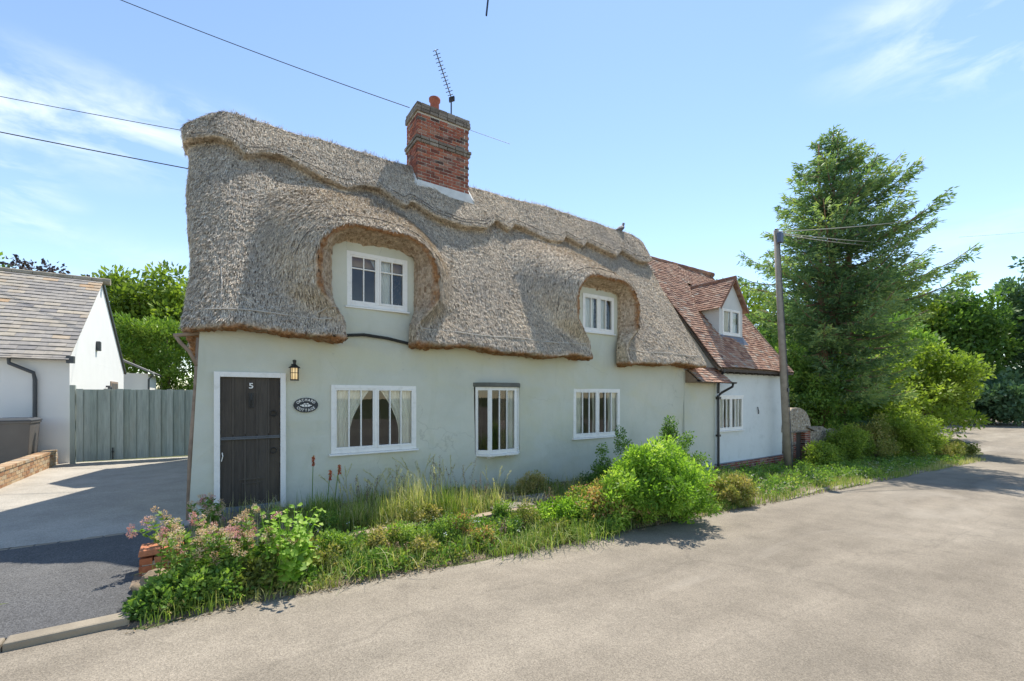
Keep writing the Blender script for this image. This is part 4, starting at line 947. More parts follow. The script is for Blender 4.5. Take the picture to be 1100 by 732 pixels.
# pent roof over the link, gutter and downpipes
m = MB(); d2 = Vector((0,-.42,-.36)).normalized(); n2 = Vector((0,-abs(d2.z), abs(d2.y))); tiles(m, (11.05, .0, 2.42), (1,0,0), d2, n2, 1.52, .56, s=.11)
m.build('pent_roof', M['tile'], cot)
m = MB(); m.add([(11.05,.01,2.38),(12.56,.01,2.38),(12.56,-.40,2.03),(11.05,-.40,2.03),(11.05,.01,2.0),(12.56,.01,2.0)], [(0,1,2,3),(0,3,4),(1,5,2),(3,2,5,4)]); m.build('pent_soffit', M['timber'], cot)
def gutter(m, p, q, r=.05):
    p, q = Vector(p), Vector(q); d = (q-p).normalized(); x = d.cross(Vector((0,0,1))).normalized(); vs = []; n_ = 8
    for e_ in (p, q):
        for rr in (r, r-.008):
            for k in range(n_+1): an = PI*k/n_; vs.append(e_+x*rr*math.cos(an)+Vector((0,0,-rr*math.sin(an))))
    k1 = n_+1; fs = []
    for k in range(n_): fs += [(k, k+1, 2*k1+k+1, 2*k1+k), (k1+k, 3*k1+k, 3*k1+k+1, k1+k+1), (k, k1+k, k1+k+1, k+1), (2*k1+k, 2*k1+k+1, 3*k1+k+1, 3*k1+k)]
    m.add(vs, fs)
m = MB(); gutter(m, (11.0,-.44,2.06), (12.85,-.44,2.03)); m.build('gutter', M['black'], cot)
m = MB(); m.tube([(12.72,-.44,2.0),(12.72,-.42,1.90),(12.60,-.15,1.72),(12.53,-.09,1.62),(12.53,-.09,-.5)], .036, 10); m.tube([(12.48,-.30,2.42),(12.48,-.3,2.33),(12.50,-.14,2.22),(12.53,-.10,2.12),(12.53,-.09,1.7)], .034, 10); m.box(12.48,12.58,-.15,-.03,1.52,1.60); m.box(12.48,12.58,-.14,-.03,.4,.46); m.build('downpipe', M['black'], cot, False)
m = MB(); m.tube([(10.955,-.012,-.5),(10.965,-.012,.4),(10.95,-.012,1.3),(10.96,-.012,2.3)], .008, 5); m.build('seam', basic('dark_seam', (.25,.27,.22)), cot)
# dark weathered board under each dormer wall
m = MB()
for uc_ in (2.25, 7.57):
    if uc_ < 4: m.tube([(uc_-.58,-.03,2.62),(uc_-.2,-.05,2.66),(uc_+.2,-.05,2.63),(uc_+.62,-.03,2.56)], .028, 6)
m.build('drip_board', basic('tarred_board', (.045,.045,.04), .9, .3), cot)

# ---- pigeon on the ridge
pg = empty('pigeon', (11.35, 2.70, 7.13), 'grey pigeon perched on the far end of the thatched ridge', 'bird')
bm_m = MB(); base = Vector((11.35, 2.70, 7.13))
pts = [(-.19,0,.035),(-.13,0,.05),(-.06,0,.085),(0,0,.115),(.05,0,.155),(.07,0,.20),(.085,0,.245),(.10,0,.265)]
bm_m.tube([base+Vector(p) for p in pts], [.012,.028,.052,.062,.052,.030,.030,.012], 10); bm_m.tube([base+Vector((.09,0,.25)), base+Vector((.135,0,.243))], [.010,.003], 6)
bm_m.tube([base+Vector((.0,.02,.07)), base+Vector((.01,.02,-.02))], .006, 5); bm_m.tube([base+Vector((.0,-.02,.07)), base+Vector((.01,-.02,-.02))], .006, 5)
bm_m.build('body', basic('pigeon_feathers', (.16,.15,.17), .7, .3, 20), pg, True)
bm_m = MB()
for s_ in (-1, 1): bm_m.tube([base+Vector((.03,s_*.05,.13)), base+Vector((-.06,s_*.05,.09)), base+Vector((-.15,s_*.02,.05))], [.03,.026,.006], 8)
bm_m.build('wing', basic('wing_feathers', (.16,.14,.14), .7, .3, 20), pg, True)
pg.scale = (1.5, 1.5, 1.5)

# ------------------------------------------------------------------ neighbouring bungalow, gate, bins
bun = empty('bungalow', (-6, 10, -.1), 'white rendered bungalow with a stone slate roof left of the green gate', 'bungalow')
BV0, BV1, BU = 8.15, 16.0, -3.22; BE = 2.62; BR = 5.42; BVR = 12.0
m = MB(); m.box(-16, BU, BV0, BV0+.25, -.3, BE); m.box(BU-.25, BU-.001, BV0+.251, BV1, -.3, BE)
m.poly([(BV0+.002, BE+.001),(BV1, BE+.001),(BVR, BR-.12)], BU-.25, BU-.0015, axis='x'); m.box(-16, BU-.3, BV1-.2, BV1, -.3, BE)
m.build('wall', M['whitewall'], bun)
bs = math.hypot(BVR-BV0+.12, BR-BE); d3 = Vector((0, -(BVR-BV0+.12), -(BR-BE))).normalized(); n3 = Vector((0,-abs(d3.z), abs(d3.y)))
m = MB(); tiles(m, (-11.5, BVR, BR), (1,0,0), d3, n3, 11.5+BU+.04, bs, s=.21, w=.34, th=.014, over=1.6)
m.build('slate_roof', M['slate'], bun)
m = MB(); m.add([(-16,BV0-.1,BE-.02),(BU+.02,BV0-.1,BE-.02),(BU+.02,BVR,BR-.03),(-16,BVR,BR-.03),(-16,BV1+.2,BE-.1),(BU+.02,BV1+.2,BE-.1)], [(0,1,2,3),(3,2,5,4)]); m.build('roof_deck', M['timber'], bun)
m = MB(); x = -12.0
while x < BU: m.tube([(x, BVR, BR+.0),(x+.44, BVR, BR+.0)], .11, 8, rnd.random()); x += .45
m.build('ridge_tile', basic('ridge_mortar', (.30,.26,.19), .9, .3, 5), bun)
m = MB(); m.obox((BU+.035, (BVR+BV1)/2+.1, (BR+BE)/2-.05), (0,(BV1-BVR)/2+.1,-(BR-BE)/2), (.02,0,0), (0,0,.06)); m.build('verge_board', M['gutter'], bun)
m = MB(); gutter(m, (-12,BV0-.16,BE-.02), (BU+.08,BV0-.16,BE-.02), .065); m.box(BU-.02,BU+.12,BV0-.24,BV0-.08,BE-.16,BE+.02); m.build('gutter', M['gutter'], bun)
m = MB(); m.tube([(-4.25,BV0-.16,BE-.05),(-4.25,BV0-.16,BE-.2),(-3.85,BV0-.10,BE-.42),(-3.83,BV0-.07,BE-.6),(-3.83,BV0-.07,-.1)], .042, 10); m.build('downpipe', M['gutter'], bun)
m = MB(); m.box(BU-.001,BU+.1,11.1,11.3,3.05,3.35); m.build('vent', M['gutter'], bun, bevel=.02)
m = MB(); m.box(BU, BU+.03, 13.3, 14.6, .8, 2.15); wf = m.build('window', M['timber'], bun); wf['label'] = 'brown framed window in the white gable'
m = MB(); m.box(BU+.031, BU+.036, 13.4, 13.9, .9, 2.08); m.box(BU+.031, BU+.036, 13.98, 14.5, .9, 2.08); m.build('pane', M['pane_dark'], wf)
m = MB(); m.lathe((BU+.10, 12.6, 1.72), [(.05,0),(.06,.05),(.06,.2),(.03,.25)], 10); m.box(BU,BU+.1,12.58,12.62,1.92,1.98); m.build('outside_lamp', M['gutter'], bun)
ob = empty('garden_outbuilding', (-2, 18, -.1), 'small low white outbuilding with a sloping roof behind the bungalow gable', 'outbuilding')
m = MB(); m.box(-4, -2.55, 17.0, 20, -.3, 2.6); m.build('wall', M['whitewall'], ob)
m = MB(); m.poly([(-4.1,3.45),(-2.38,2.58),(-2.38,2.66),(-4.1,3.55)], 16.8, 20.2); m.build('roof', basic('grey_roof', (.26,.25,.24), .8, .15, 3), ob)
m = MB(); gutter(m, (-2.34,16.75,2.60), (-2.34,20.2,2.60)); m.tube([(-2.36,16.9,2.55),(-2.52,16.9,2.35),(-2.52,16.9,0)], .035, 8); m.build('gutter', M['gutter'], ob)

gt = empty('driveway_gate', (-1.8, 8.0, -.12), 'tall boarded gate in faded green paint across the driveway between bungalow and cottage', 'gate')
m = MB(); x = -3.06; k = 0
while x < -.30:
    w_ = .132; m.box(x-(.022 if k % 2 else 0), x+w_+(.022 if k % 2 else 0), 7.935+(.032 if k % 2 else 0), 7.965+(.032 if k % 2 else 0), -.08, 1.80+rnd.uniform(-.012,.012)+.0*k, rnd.random()); x += w_; k += 1
m.build('board', M['gate'], gt, bevel=.003)
m = MB(); m.box(-3.17, -3.07, 7.9, 8.02, -.2, 1.9); m.build('gate_post', M['gate'], gt, bevel=.006)
m = MB()
for z in (.2, .95, 1.6): m.box(-3.05, -.32, 8.0, 8.05, z, z+.11)
m.build('rail', M['gate'], gt)
m = MB(); m.tube([(-2.35,7.93,-.06),(-2.35,7.93,.25)], .012, 6); m.box(-2.37,-2.33,7.925,7.95,.12,.16); m.build('drop_bolt', M['ironwork'], gt)

m = MB(); bricks(m, -3.62, -3.40, 3.6, 8.0, -.12, .20, faces='frlb', dep=.1, tone=lambda: rnd.random())
bw_ = m.build('garden_wall', M['brickpale']); tag(bw_, 'low pale brick wall in front of the bins along the driveway', 'wall')
tcore = MB(); tcore.box(-3.61, -3.41, 3.62, 7.98, -.2, .19); tcore.build('mortar_core', M['mortar'], bw_)
m = MB()
y = 3.58
while y < 7.9: m.box(-3.63, -3.39, y, y+.107, .204, .265, rnd.random(), j=.003); y += .117
m.build('coping', M['brickpale'], bw_)
sheet('bin_yard', [-12,-8,-5,-3.63], [3,5,7,8.14], lambda u, v: G(u, v)+.03, M['drive'])
def bin_(x, y, label, mat, ph):
    r_ = empty('wheelie_bin', (x, y, -.1), label, 'bin', 'wheelie bins against the white wall')
    m = MB(); hw, hd, hb = .33, .36, 1.05; b_ = .80; z0 = -.07
    def ring(s_, z, dy=0): return [(x-hw*s_, y-hd*s_+dy, z), (x+hw*s_, y-hd*s_+dy, z), (x+hw*s_, y+hd*s_+dy, z), (x-hw*s_, y+hd*s_+dy, z)]
    vs = ring(b_, z0+.05, .03)+ring(1, z0+hb)+ring(1.06, z0+hb)+ring(1.06, z0+hb+.05); fs = [(3,2,1,0)]
    for q in range(3): fs += [(q*4+i, q*4+(i+1)%4, q*4+4+(i+1)%4, q*4+4+i) for i in range(4)]
    m.add(vs, fs); m.build('bin_body', mat, r_, bevel=.015)
    m = MB(); vs = ring(1.10, z0+hb+.052)+ring(1.10, z0+hb+.08)+ring(.8, z0+hb+.125); m.add(vs, [(3,2,1,0)]+[(q*4+i, q*4+(i+1)%4, q*4+4+(i+1)%4, q*4+4+i) for q in range(2) for i in range(4)]+[(8,9,10,11)])
    m.tube([(x-hw*.9, y+hd+.05, z0+hb+.06),(x+hw*.9, y+hd+.05, z0+hb+.06)], .02, 6); m.build('lid', M['gutter'] if ph else mat, r_, bevel=.01)
    for s_ in (-1, 1):
        m = MB(); cx_ = x+s_*(hw+.0); n_ = 16
        vs = [(cx_+d, y+hd*.72+.1*math.cos(2*PI*i/n_), z0+.10+.1*math.sin(2*PI*i/n_)) for d in (-.03, .03) for i in range(n_)]
        m.add(vs, [tuple(range(n_)), tuple(range(2*n_-1, n_-1, -1))]+[(i, (i+1)%n_, (i+1)%n_+n_, i+n_) for i in range(n_)]); m.build('wheel', M['black'], r_)
bin_(-4.0, 7.45, 'dark grey brown wheelie bin with grey lid nearest the downpipe', M['bin'], 1)
bin_(-4.82, 7.42, 'wheelie bin beside the first one, partly cut off by the picture edge', M['binlight'], 0)

# ------------------------------------------------------------------ low front wall of the bed
m = MB(); bricks(m, -.30, 6.6, -2.02, -1.9, -.46, -.130, faces='f', dep=.1, zf=lambda a_: -.022*max(0, a_)-.0, tone=lambda: rnd.random()*.8+.2)
lw = m.build('low_retaining_wall', toned('old_brick', [(0,(.26,.12,.08)),(.5,(.38,.22,.15)),(1,(.46,.38,.30))], var=.4, extra=((.42,.38,.31), 5, .7, .45)))
tag(lw, 'crumbling low brick wall holding up the flower bed along the road', 'wall')
m = MB(); x = -.28
while x < 6.5:
    w_ = rnd.uniform(.30, .5); z_ = -.125-.022*max(0, x)+rnd.uniform(-.008,.008); m.box(x, min(x+w_, 6.55), -2.06, -1.91, z_, z_+.035, rnd.random(), j=.008); x += w_+.008
m.build('coping', basic('coping_stone', (.36,.27,.19), .95, .3, 5, 25, .8, dirt=((.2,.2,.12), 5, .6)), lw, bevel=.008)
m = MB(); bricks(m, -.66, -.31, -2.12, -1.88, -.20, .035, faces='frlb', dep=.1, j=.004, tone=lambda: .55+.3*rnd.random()); 
M['brickred'] = toned('orange_brick', [(0,(.36,.11,.055)),(.6,(.48,.17,.08)),(1,(.50,.26,.15))], var=.35)
pr_ = m.build('brick_pier', M['brickred']); tag(pr_, 'broken stub of red brick pier at the left end of the flower bed', 'pier')
m = MB(); m.box(-.64,-.33,-2.10,-1.90,-.22,-.02); m.build('mortar_core', M['mortar'], pr_)
m = MB(); m.box(-.665,-.495,-2.125,-1.885,.040,.102,.72,j=.006); m.box(-.485,-.315,-2.12,-1.88,.040,.10,.6,j=.006); m.build('capping_brick', M['brickred'], pr_, bevel=.006)
def rock(name, label, c, r, seed, mat):
    import bmesh
    bm = bmesh.new(); bmesh.ops.create_icosphere(bm, subdivisions=4, radius=1); g_ = random.Random(seed); ph = [g_.uniform(0, 6) for _ in range(6)]
    for v in bm.verts:
        p = v.co; k_ = 1+.16*math.sin(p.x*3+ph[0])+.12*math.sin(p.y*4+ph[1])+.09*math.sin(p.z*6+p.x*3+ph[2])+.04*math.sin(p.x*13+p.y*11+ph[3]); v.co = Vector((p.x*r[0], p.y*r[1], p.z*r[2]))*k_
    me = bpy.data.meshes.new(name); bm.to_mesh(me); bm.free(); me.materials.append(mat); o = bpy.data.objects.new(name, me); col.objects.link(o); o.location = c; return tag(o, label, 'stone')
rock('boulder', 'rough brown stone below the broken brick pier', (-.52, -2.38, -.17), (.17,.20,.12), 3, basic('brown_rock', (.26,.19,.12), .95, .35, 5, 25, 1.0))
for i, (x, y, lb) in enumerate(((548, 548, 'grey paving slab laid in the bed under the bay window'), (572, 540, 'smaller stone slab in the bed nearer the wall than the other slab'))):
    p = at(x, y); m = MB(); m.box(p.x-.4, p.x+.35, p.y-.22, p.y+.18, p.z+.03, p.z+.10, j=.02); tag(m.build('stone_slab', M['stone'], bevel=.01), lb, 'slab')

# ------------------------------------------------------------------ pole, wires
pb = Vector((15.9, -.52, G(15.9,-.52)-.1)); ptop = Vector((15.50, -.33, 7.15))
pl = empty('telegraph_pole', pb, 'weathered grey wooden telegraph pole at the far corner of the tiled wing', 'pole')
m = MB(); m.tube([pb, pb.lerp(ptop, .5)+Vector((.01,0,0)), ptop], [.118,.10,.08], 14); m.build('pole', M['pole'], pl, True)
m = MB(); m.obox(ptop+Vector((-.02,-.14,-.28)), (.10,0,0), (0,.06,0), (0,0,.17)); m.obox(ptop+Vector((.14,-.05,-.26)), (.05,0,0), (0,.06,0), (0,0,.15)); m.build('junction_box', basic('blue_grey_box', (.10,.13,.20), .5), pl, bevel=.015)
m = MB(); m.tube([pb+Vector((-.0,-.15,.0)), pb.lerp(ptop,.4)+Vector((0,-.135,0)), ptop+Vector((-.02,-.11,-.3))], .014, 6); m.obox(pb.lerp(ptop, .34)+Vector((0,-.13,0)), (.04,0,0),(0,.02,0),(0,0,.06)); m.build('cable_run', M['gutter'], pl)
m = MB(); m.lathe(ptop+Vector((0,0,.0)), [(.05,0),(.05,.05),(.02,.07)], 8); m.build('pole_cap', M['gutter'], pl)
def ray(x, y, Y):
    X = (x-550)/FPX*Y; return Vector((.832*X+.554*Y+CAM[0], -.554*X+.832*Y+CAM[1], CAM[2]+(426-y)/FPX*Y))
def wire(name, label, a_, b_, sag, r=.012, mat='wire'):
    pts = []
    for i in range(25):
        t = i/24; p = Vector(a_).lerp(Vector(b_), t); p.z -= 4*sag*t*(1-t); pts.append(p)
    m = MB(); m.tube(pts, r, 5); o = m.build(name, M[mat] if mat in M else mat); return tag(o, label, 'wire')
wA = ptop+Vector((0,-.08,-.06))
pale = basic('pale_wire', (.45,.42,.36), .6)
wire('overhead_wire', 'lower of the two thin black wires crossing the sky left of the thatch', ray(-80, 126, 9.5), ray(465, 225, 11.2)+Vector((0,.22,.0)), .05)
wire('overhead_wire', 'upper of the two thin black wires running behind the left end of the thatch', ray(-80, 88, 16), ray(420, 178, 17), .1)
wire('overhead_wire', 'long thin wire rising from the chimney to the top left of the picture', ray(60, -28, 14), ray(440, 116, 15), .1, .013)
wire('overhead_wire', 'short dark wire dropping into the sky right of the chimney', ray(446, 118, 15.6), ray(548, 155, 15.6), .02, .008)
for i, (x, y, Y, lb) in enumerate(((998, 235, 18, 'highest pale wire running from the pole across the tall spruce'), (975, 262, 20, 'middle pale wire running level from the pole across the tall spruce'), (960, 266, 20, 'lowest pale wire from the pole across the tall spruce'))):
    wire('service_wire', lb, wA+Vector((0,0,-.04*i)), ray(x, y, Y), .06, .014, pale)
wire('distant_wire', 'thin wire far off over the trees at the right edge of the picture', ray(1030, 255, 40), ray(1180, 242, 44), .1, .012, pale)
wire('hanging_wire', 'dark wire end hanging down at the top edge of the picture right of the chimney', ray(522.5, 17, 5), ray(527, -25, 5.2), .0, .011)

# ------------------------------------------------------------------ flint wall and gateway beside the wing
fw_ = empty('flint_wall', (18.5, .2, -.9), 'flint garden wall with red brick quoins and a rounded hood over its narrow doorway', 'wall')
m = MB(); b0 = -1.3
vs = []; nU = 30
for i in range(nU+1):
    u = 18.75+3.6*i/nU; zt = .42-.25*smooth(0, 1, i/nU*1.1)-.04*math.sin(u*5)-.03*math.sin(u*11)
    for (v, z) in ((.0, b0), (.0, zt), (.35, zt), (.35, b0)): vs.append((u, v+.02*math.sin(u*3+z*4), float(z)))
fs = [(i*4+k, (i+1)*4+k, (i+1)*4+k+1, i*4+k+1) for i in range(nU) for k in range(3)]+[(0,1,2,3),(nU*4+3,nU*4+2,nU*4+1,nU*4)]
m.add(vs, fs); m.box(16.7, 17.55, .0, .35, b0, .40); m.build('flint_panel', M['flint'], fw_)
m = MB(); bricks(m, 18.32, 18.76, -.02, .36, -1.3, .36, faces='frlb'); bricks(m, 17.45, 17.62, -.02, .36, -1.3, .5, faces='frlb'); m.build('quoin', M['brick'], fw_)
m = MB(); m.box(18.34,18.74,-.005,.345,-1.3,.34); m.box(17.46,17.6,-.005,.345,-1.3,.48); m.build('mortar_core', M['mortar'], fw_)
m = MB(); 
for i in range(5): m.box(17.63+.137*i, 17.63+.137*(i+1)-.006, .12, .16, -1.2, .42, rnd.random())
m.build('garden_door', M['door'], fw_)
m = MB(); prof = []   # rounded hood
n_ = 14; cx_, rx_, rz_ = 17.55, 1.08, .86
arc = [(cx_+rx_*math.cos(PI*i/n_), .34+rz_*math.sin(PI*i/n_)**.85) for i in range(n_+1)]
arc[0] = (cx_+rx_+.06, .30); m.poly([(a_, b_) for a_, b_ in arc], -.10, .46); m.build('hood', M['flint'], fw_, False, bevel=.03)
m = MB(); m.obox((18.55,-.02,.40), (.33,0,-.08), (0,.16,0), (0,0,.04)); m.box(16.9, 18.3, -.13, .4, .30, .36); m.build('lintel_slab', M['stone'], fw_, bevel=.01)

# ------------------------------------------------------------------ the tall spruce
def conifer(name, label, base, h, rad, seed, nb=150, spray=90, mat='l_spruce', group=None, lean=0, low=.10):
    base = Vector(base); root = empty(name, base, label, 'tree', group); r0 = random.Random(seed); g_ = np.random.default_rng(seed)
    m = MB(); tops = [Vector((0,0,1.0)), Vector((.8,-.4,.95)), Vector((-.7,.3,.96))]
    for i, tp in enumerate(tops):
        e_ = base+Vector((tp.x, tp.y, h*tp.z)); m.tube([base+Vector((tp.x*.25, tp.y*.25, -.3)), base+Vector((tp.x*.8, tp.y*.8, h*.4)), e_], [.26,.17,.03], 8)
    P = []; D = []; T = []; Ln = []
    for k in range(nb):
        t = low+(1-low)*(k+.5)/nb; tp = tops[r0.choice((0,0,1,2))]; z = h*t*tp.z
        an = k*2.39996+r0.uniform(-.4,.4); Lb = rad*min(1, (1-t)/.50)**.85*r0.uniform(.4, 1.08)+.35; Lb *= .58 if t < .40 else 1
        rise = r0.uniform(-.10, .12) if t < .5 else r0.uniform(-.05,.22)
        o_ = base+Vector((tp.x*.8, tp.y*.8, z)); d = Vector((math.cos(an), math.sin(an), 0)); q = []
        for s_ in [i_/6 for i_ in range(7)]: q.append(o_+d*Lb*s_+Vector((0,0, Lb*(rise*s_ -.42*s_*(1-t)+.34*s_**2.8))))
        m.tube(q, [max(.012, .05*Lb/rad*1.6*(1-s_)+.008) for s_ in [i_/6 for i_ in range(7)]], 5)
        n_ = int(spray*Lb/1.6); s_ = g_.random(n_)**.7; qi = np.array([list(p) for p in q]); x_ = np.linspace(0,1,7)
        pos = np.stack([np.interp(s_, x_, qi[:, c]) for c in range(3)], 1)
        side = np.array([-d.y, d.x, 0]); wdt = Lb*.26*(1-s_*.75)+.08
        lat = g_.normal(0, .55, n_)*wdt; pos = pos+side*lat[:, None]; pos[:, 2] -= np.abs(g_.normal(0, .16, n_))*(1.0-.4*t)+np.abs(lat)*.25
        dd = np.array([d.x, d.y, 0])*.9+side*np.sign(lat)[:, None]*.6+g_.normal(0, .25, (n_, 3)); dd[:, 2] += g_.uniform(-.5, .45, n_)
        P.append(pos); D.append(dd); T.append(np.clip(.25+.5*s_+g_.normal(0,.15,n_)+r0.uniform(-.15,.15), 0, 1)); Ln.append(np.full(n_, .30))
    m.build('trunk', M['barkred'], root, True)
    P = np.concatenate(P); D = np.concatenate(D); T = np.concatenate(T)
    # each spray is a little fan of three needle-clad twigs
    rep = 3; P = np.repeat(P, rep, 0)+rg.normal(0,.04,(len(P)*rep,3)); D = unit(np.repeat(D, rep, 0))+rg.normal(0, .35, (len(D)*rep, 3)); T = np.repeat(T, rep)
    V, F, T2 = leaf_arrays(P, D, rg.uniform(.13,.30,len(P)), rg.uniform(.035,.07,len(P)), T, .1)
    make('crown', V, F, M[mat], root, T2); return root
def gz_(u, v): return (u, v, G(u, v))
conifer('spruce_tree', 'tall ragged spruce with upswept branch tips standing behind the telegraph pole', gz_(23, .8), 14.5, 4.4, 5, 235, 84, low=.20)

# broadleaf trees and hedges to the right
tree('bushy_tree', 'rounded light green tree overhanging the road at the bend', 'tree', gz_(30.5, -.2), 5.5, (0,0,3.1), (3.1,2.5,2.5), 150, 130, (.20,.11), 'l_bright', .14, cr=.62, seed=11, limbs=20, group='roadside trees')
tree('bushy_tree', 'bright shrubby tree in front of the spruce, right of the pole', 'tree', gz_(26.5, .9), 5, (0,0,2.6), (2.5,2.0,2.4), 100, 130, (.17,.09), 'l_bright', .12, cr=.55, seed=12, tm=.6, group='roadside trees')
tree('elder_tree', 'dense mid green tree behind the flint wall beside the pole', 'tree', gz_(20.2, 2.6), 5, (0,0,3.2), (2.3,1.6,2.3), 120, 150, (.16,.08), 'l_mid', .12, cr=.50, seed=13)
tree('shrubby_tree', 'spreading green tree spilling over the top of the flint wall', 'tree', gz_(22.6, 1.1), 4, (0,-.1,2.35), (2.0,1.3,2.0), 110, 150, (.14,.07), 'l_mid', .10, cr=.42, seed=14, tm=.6)
tree('shrubby_tree', 'darker green tree under the spruce, right of the flint wall', 'tree', gz_(24.5, 1.4), 4, (0,0,2.2), (2.2,1.5,2.2), 100, 140, (.15,.08), 'l_mid', .10, cr=.50, seed=15, tm=.3)
tree('leafy_tree', 'yellow green tree filling the gap between tiled wing and spruce', 'tree', gz_(25, 9), 8, (0,0,4.6), (4.0,3.5,3.6), 120, 130, (.26,.14), 'l_bright', .2, cr=.9, seed=16)
tree('leafy_tree', 'green broadleaf tree behind the spruce to its right', 'tree', gz_(44, 7), 9, (0,0,5.8), (5.5,5,5.0), 130, 120, (.36,.20), 'l_mid', .25, cr=1.2, seed=17, tm=.55)
tree('leafy_tree', 'bluish green far tree beyond the road bend', 'tree', gz_(56, 12), 12, (0,0,8.4), (8,6,6.6), 150, 120, (.5,.28), 'l_mid', .3, cr=1.6, seed=18, tm=.35)
tree('leafy_tree', 'pale green broadleaf tree far off just right of the spruce top', 'tree', gz_(52, 22), 14, (0,0,9.4), (8,6,7.2), 130, 110, (.5,.3), 'l_bright', .3, cr=1.6, seed=19, tm=.35)
for i, (u, v, h) in enumerate(((70, 12, 17.5), (76, 7, 17), (82, 1, 19), (88, -5, 18), (64, 22, 14), (74, 18, 17))):
    tree('leafy_tree' if i < 2 else 'dark_tree', ['light green broadleaf tree beyond the bend behind the spruce', 'rounded green broadleaf tree beyond the bend just left of the dark evergreens', 'dark evergreen in the row beyond the bend, near the right edge', 'dark evergreen at the right edge of the picture beyond the bend', 'dark evergreen peeping behind the pale broadleaf trees', 'tall dark evergreen at the back of the row beyond the bend'][i], 'tree', gz_(u, v), h, (0,0,h*.52), (5.2,4.5,h*.52), 150, 120, (.55,.3), ('l_bright','l_mid','l_dark','l_dark','l_mid','l_dark')[i], .35, cr=1.4, seed=30+i, tm=(.4,.4,.5,.5,.5,.5)[i], group='trees beyond the bend')
for i, (u, v) in enumerate(((66, 9), (71, 3), (76, -3))):
    shrub('roadside_bush', ['dark bush at the foot of the far trees beyond the bend', 'dark bush in the middle of the far roadside beyond the bend', 'dark bush at the right end of the far roadside'][i], 'bush', gz_(u, v), (5,3,5), 80, 120, (.5,.28), 'l_dark', cr=.9, seed=50+i, group='bushes beyond the bend')

# bushes along the verge, right
shrub('verge_bush', 'light green bush low at the road edge under the rounded tree', 'bush', gz_(24.7, -1.5), (1.7,1.0,2.0), 90, 150, (.10,.05), 'l_bright', cr=.28, seed=61, tm=.6)
shrub('verge_bush', 'leafy shrub growing at the foot of the pole against the flint wall', 'bush', gz_(17.5, -.95), (1.0,.45,.75), 50, 150, (.08,.045), 'l_bright', cr=.20, seed=62, tm=.45)
shrub('verge_bush', 'brownish bush of dry stems between flint wall and road bend', 'bush', gz_(22.3, -.9), (1.3,.7,1.7), 80, 120, (.09,.045), 'l_olive', cr=.25, seed=63, tm=.55)
shrub('verge_bush', 'dark green bush in the shade right of the flint wall', 'bush', gz_(23.2, -.2), (.9,.6,1.6), 50, 130, (.10,.05), 'l_dark', cr=.26, seed=64, tm=.6)
shrub('verge_bush', 'sunny green bush below the spruce halfway along the right hand verge', 'bush', gz_(20.2, -.75), (1.2,.6,1.35), 75, 140, (.08,.04), 'l_bright', cr=.22, seed=66, tm=.5)
shrub('verge_bush', 'yellow flowered weedy bush at the road edge before the bend', 'bush', gz_(26.6, -2.2), (1.2,.5,.8), 46, 120, (.07,.035), 'l_olive', cr=.18, seed=67, tm=.6)
shrub('verge_bush', 'low yellow green bush at the tip of the verge on the bend', 'bush', gz_(29.5, -2.0), (1.4,.6,.6), 40, 120, (.09,.05), 'l_olive', cr=.22, seed=65, tm=.5)

# ------------------------------------------------------------------ trees and hedge to the left
hd = empty('conifer_hedge', (-1.0, 20, -.1), 'tall clipped bright green conifer hedge behind the gate', 'hedge')
C = np.stack([rg.uniform(-7, 7.5, 520), rg.choice([21.4, 22.3], 520)+rg.normal(0,.3,520), rg.uniform(0, 5.15, 520)], 1)
C2 = np.stack([rg.uniform(-7, 7.5, 120), rg.uniform(21.3, 23.0, 120), rg.uniform(5.0, 5.35, 120)], 1); C = np.concatenate([C, C2])
V, F, T = clump_leaves(C, np.full(len(C), .42), 110, .20, .07, .5, .28, up=.9); make('foliage', V, F, M['l_hedge'], hd, T)
m = MB()
for x in np.arange(-6.5, 7.5, 1.4): m.tube([(x,22,-.3),(x+.1,22,2.5),(x,22.1,4.8)], [.10,.07,.02], 6)
m.build('trunk', M['bark'], hd, True)
tree('leafy_tree', 'broad olive green tree rising behind the clipped hedge', 'tree', (-3.0, 30, -.1), 9, (0,0,6.2), (4.3,3.5,3.8), 150, 130, (.34,.18), 'l_bright', .25, cr=.9, seed=71, tm=.35, limbs=24)
tree('leafy_tree', 'smaller pale tree behind the hedge hard against the cottage', 'tree', (3.0, 31, -.1), 9, (0,0,5.9), (3.5,3,3.4), 110, 120, (.34,.18), 'l_bright', .25, cr=.9, seed=72, tm=.45, limbs=24)
tree('copper_beech', 'dark purple leaved tree showing over the bungalow ridge', 'tree', (-8.2, 27.3, -.1), 9, (0,0,7.3), (2.0,1.6,2.1), 55, 36, (.22,.14), 'l_purple', .2, cr=.75, seed=73, limbs=40)
tree('leafy_tree', 'green treetop at the far left behind the bungalow roof', 'tree', (-11.2, 27.8, -.1), 9, (0,0,7.6), (1.6,1.5,2.2), 70, 110, (.3,.17), 'l_mid', .2, cr=.9, seed=74)

# ------------------------------------------------------------------ plants in front of the cottage
def scatter(n, u0, u1, v0, v1):
    u = rg.uniform(u0, u1, n); v = rg.uniform(v0, v1, n); z = np.array([G(a_, b_) for a_, b_ in zip(u, v)]); return np.stack([u, v, z], 1)
def dens(P, f):  return P[rg.random(len(P)) < f(P[:,0], P[:,1])]
cl = lambda u, v: np.clip(.45+.5*np.sin(u*2.3+1)*np.sin(u*.9+v*2)+.35*np.sin(u*5.7+v*3), .08, 1)
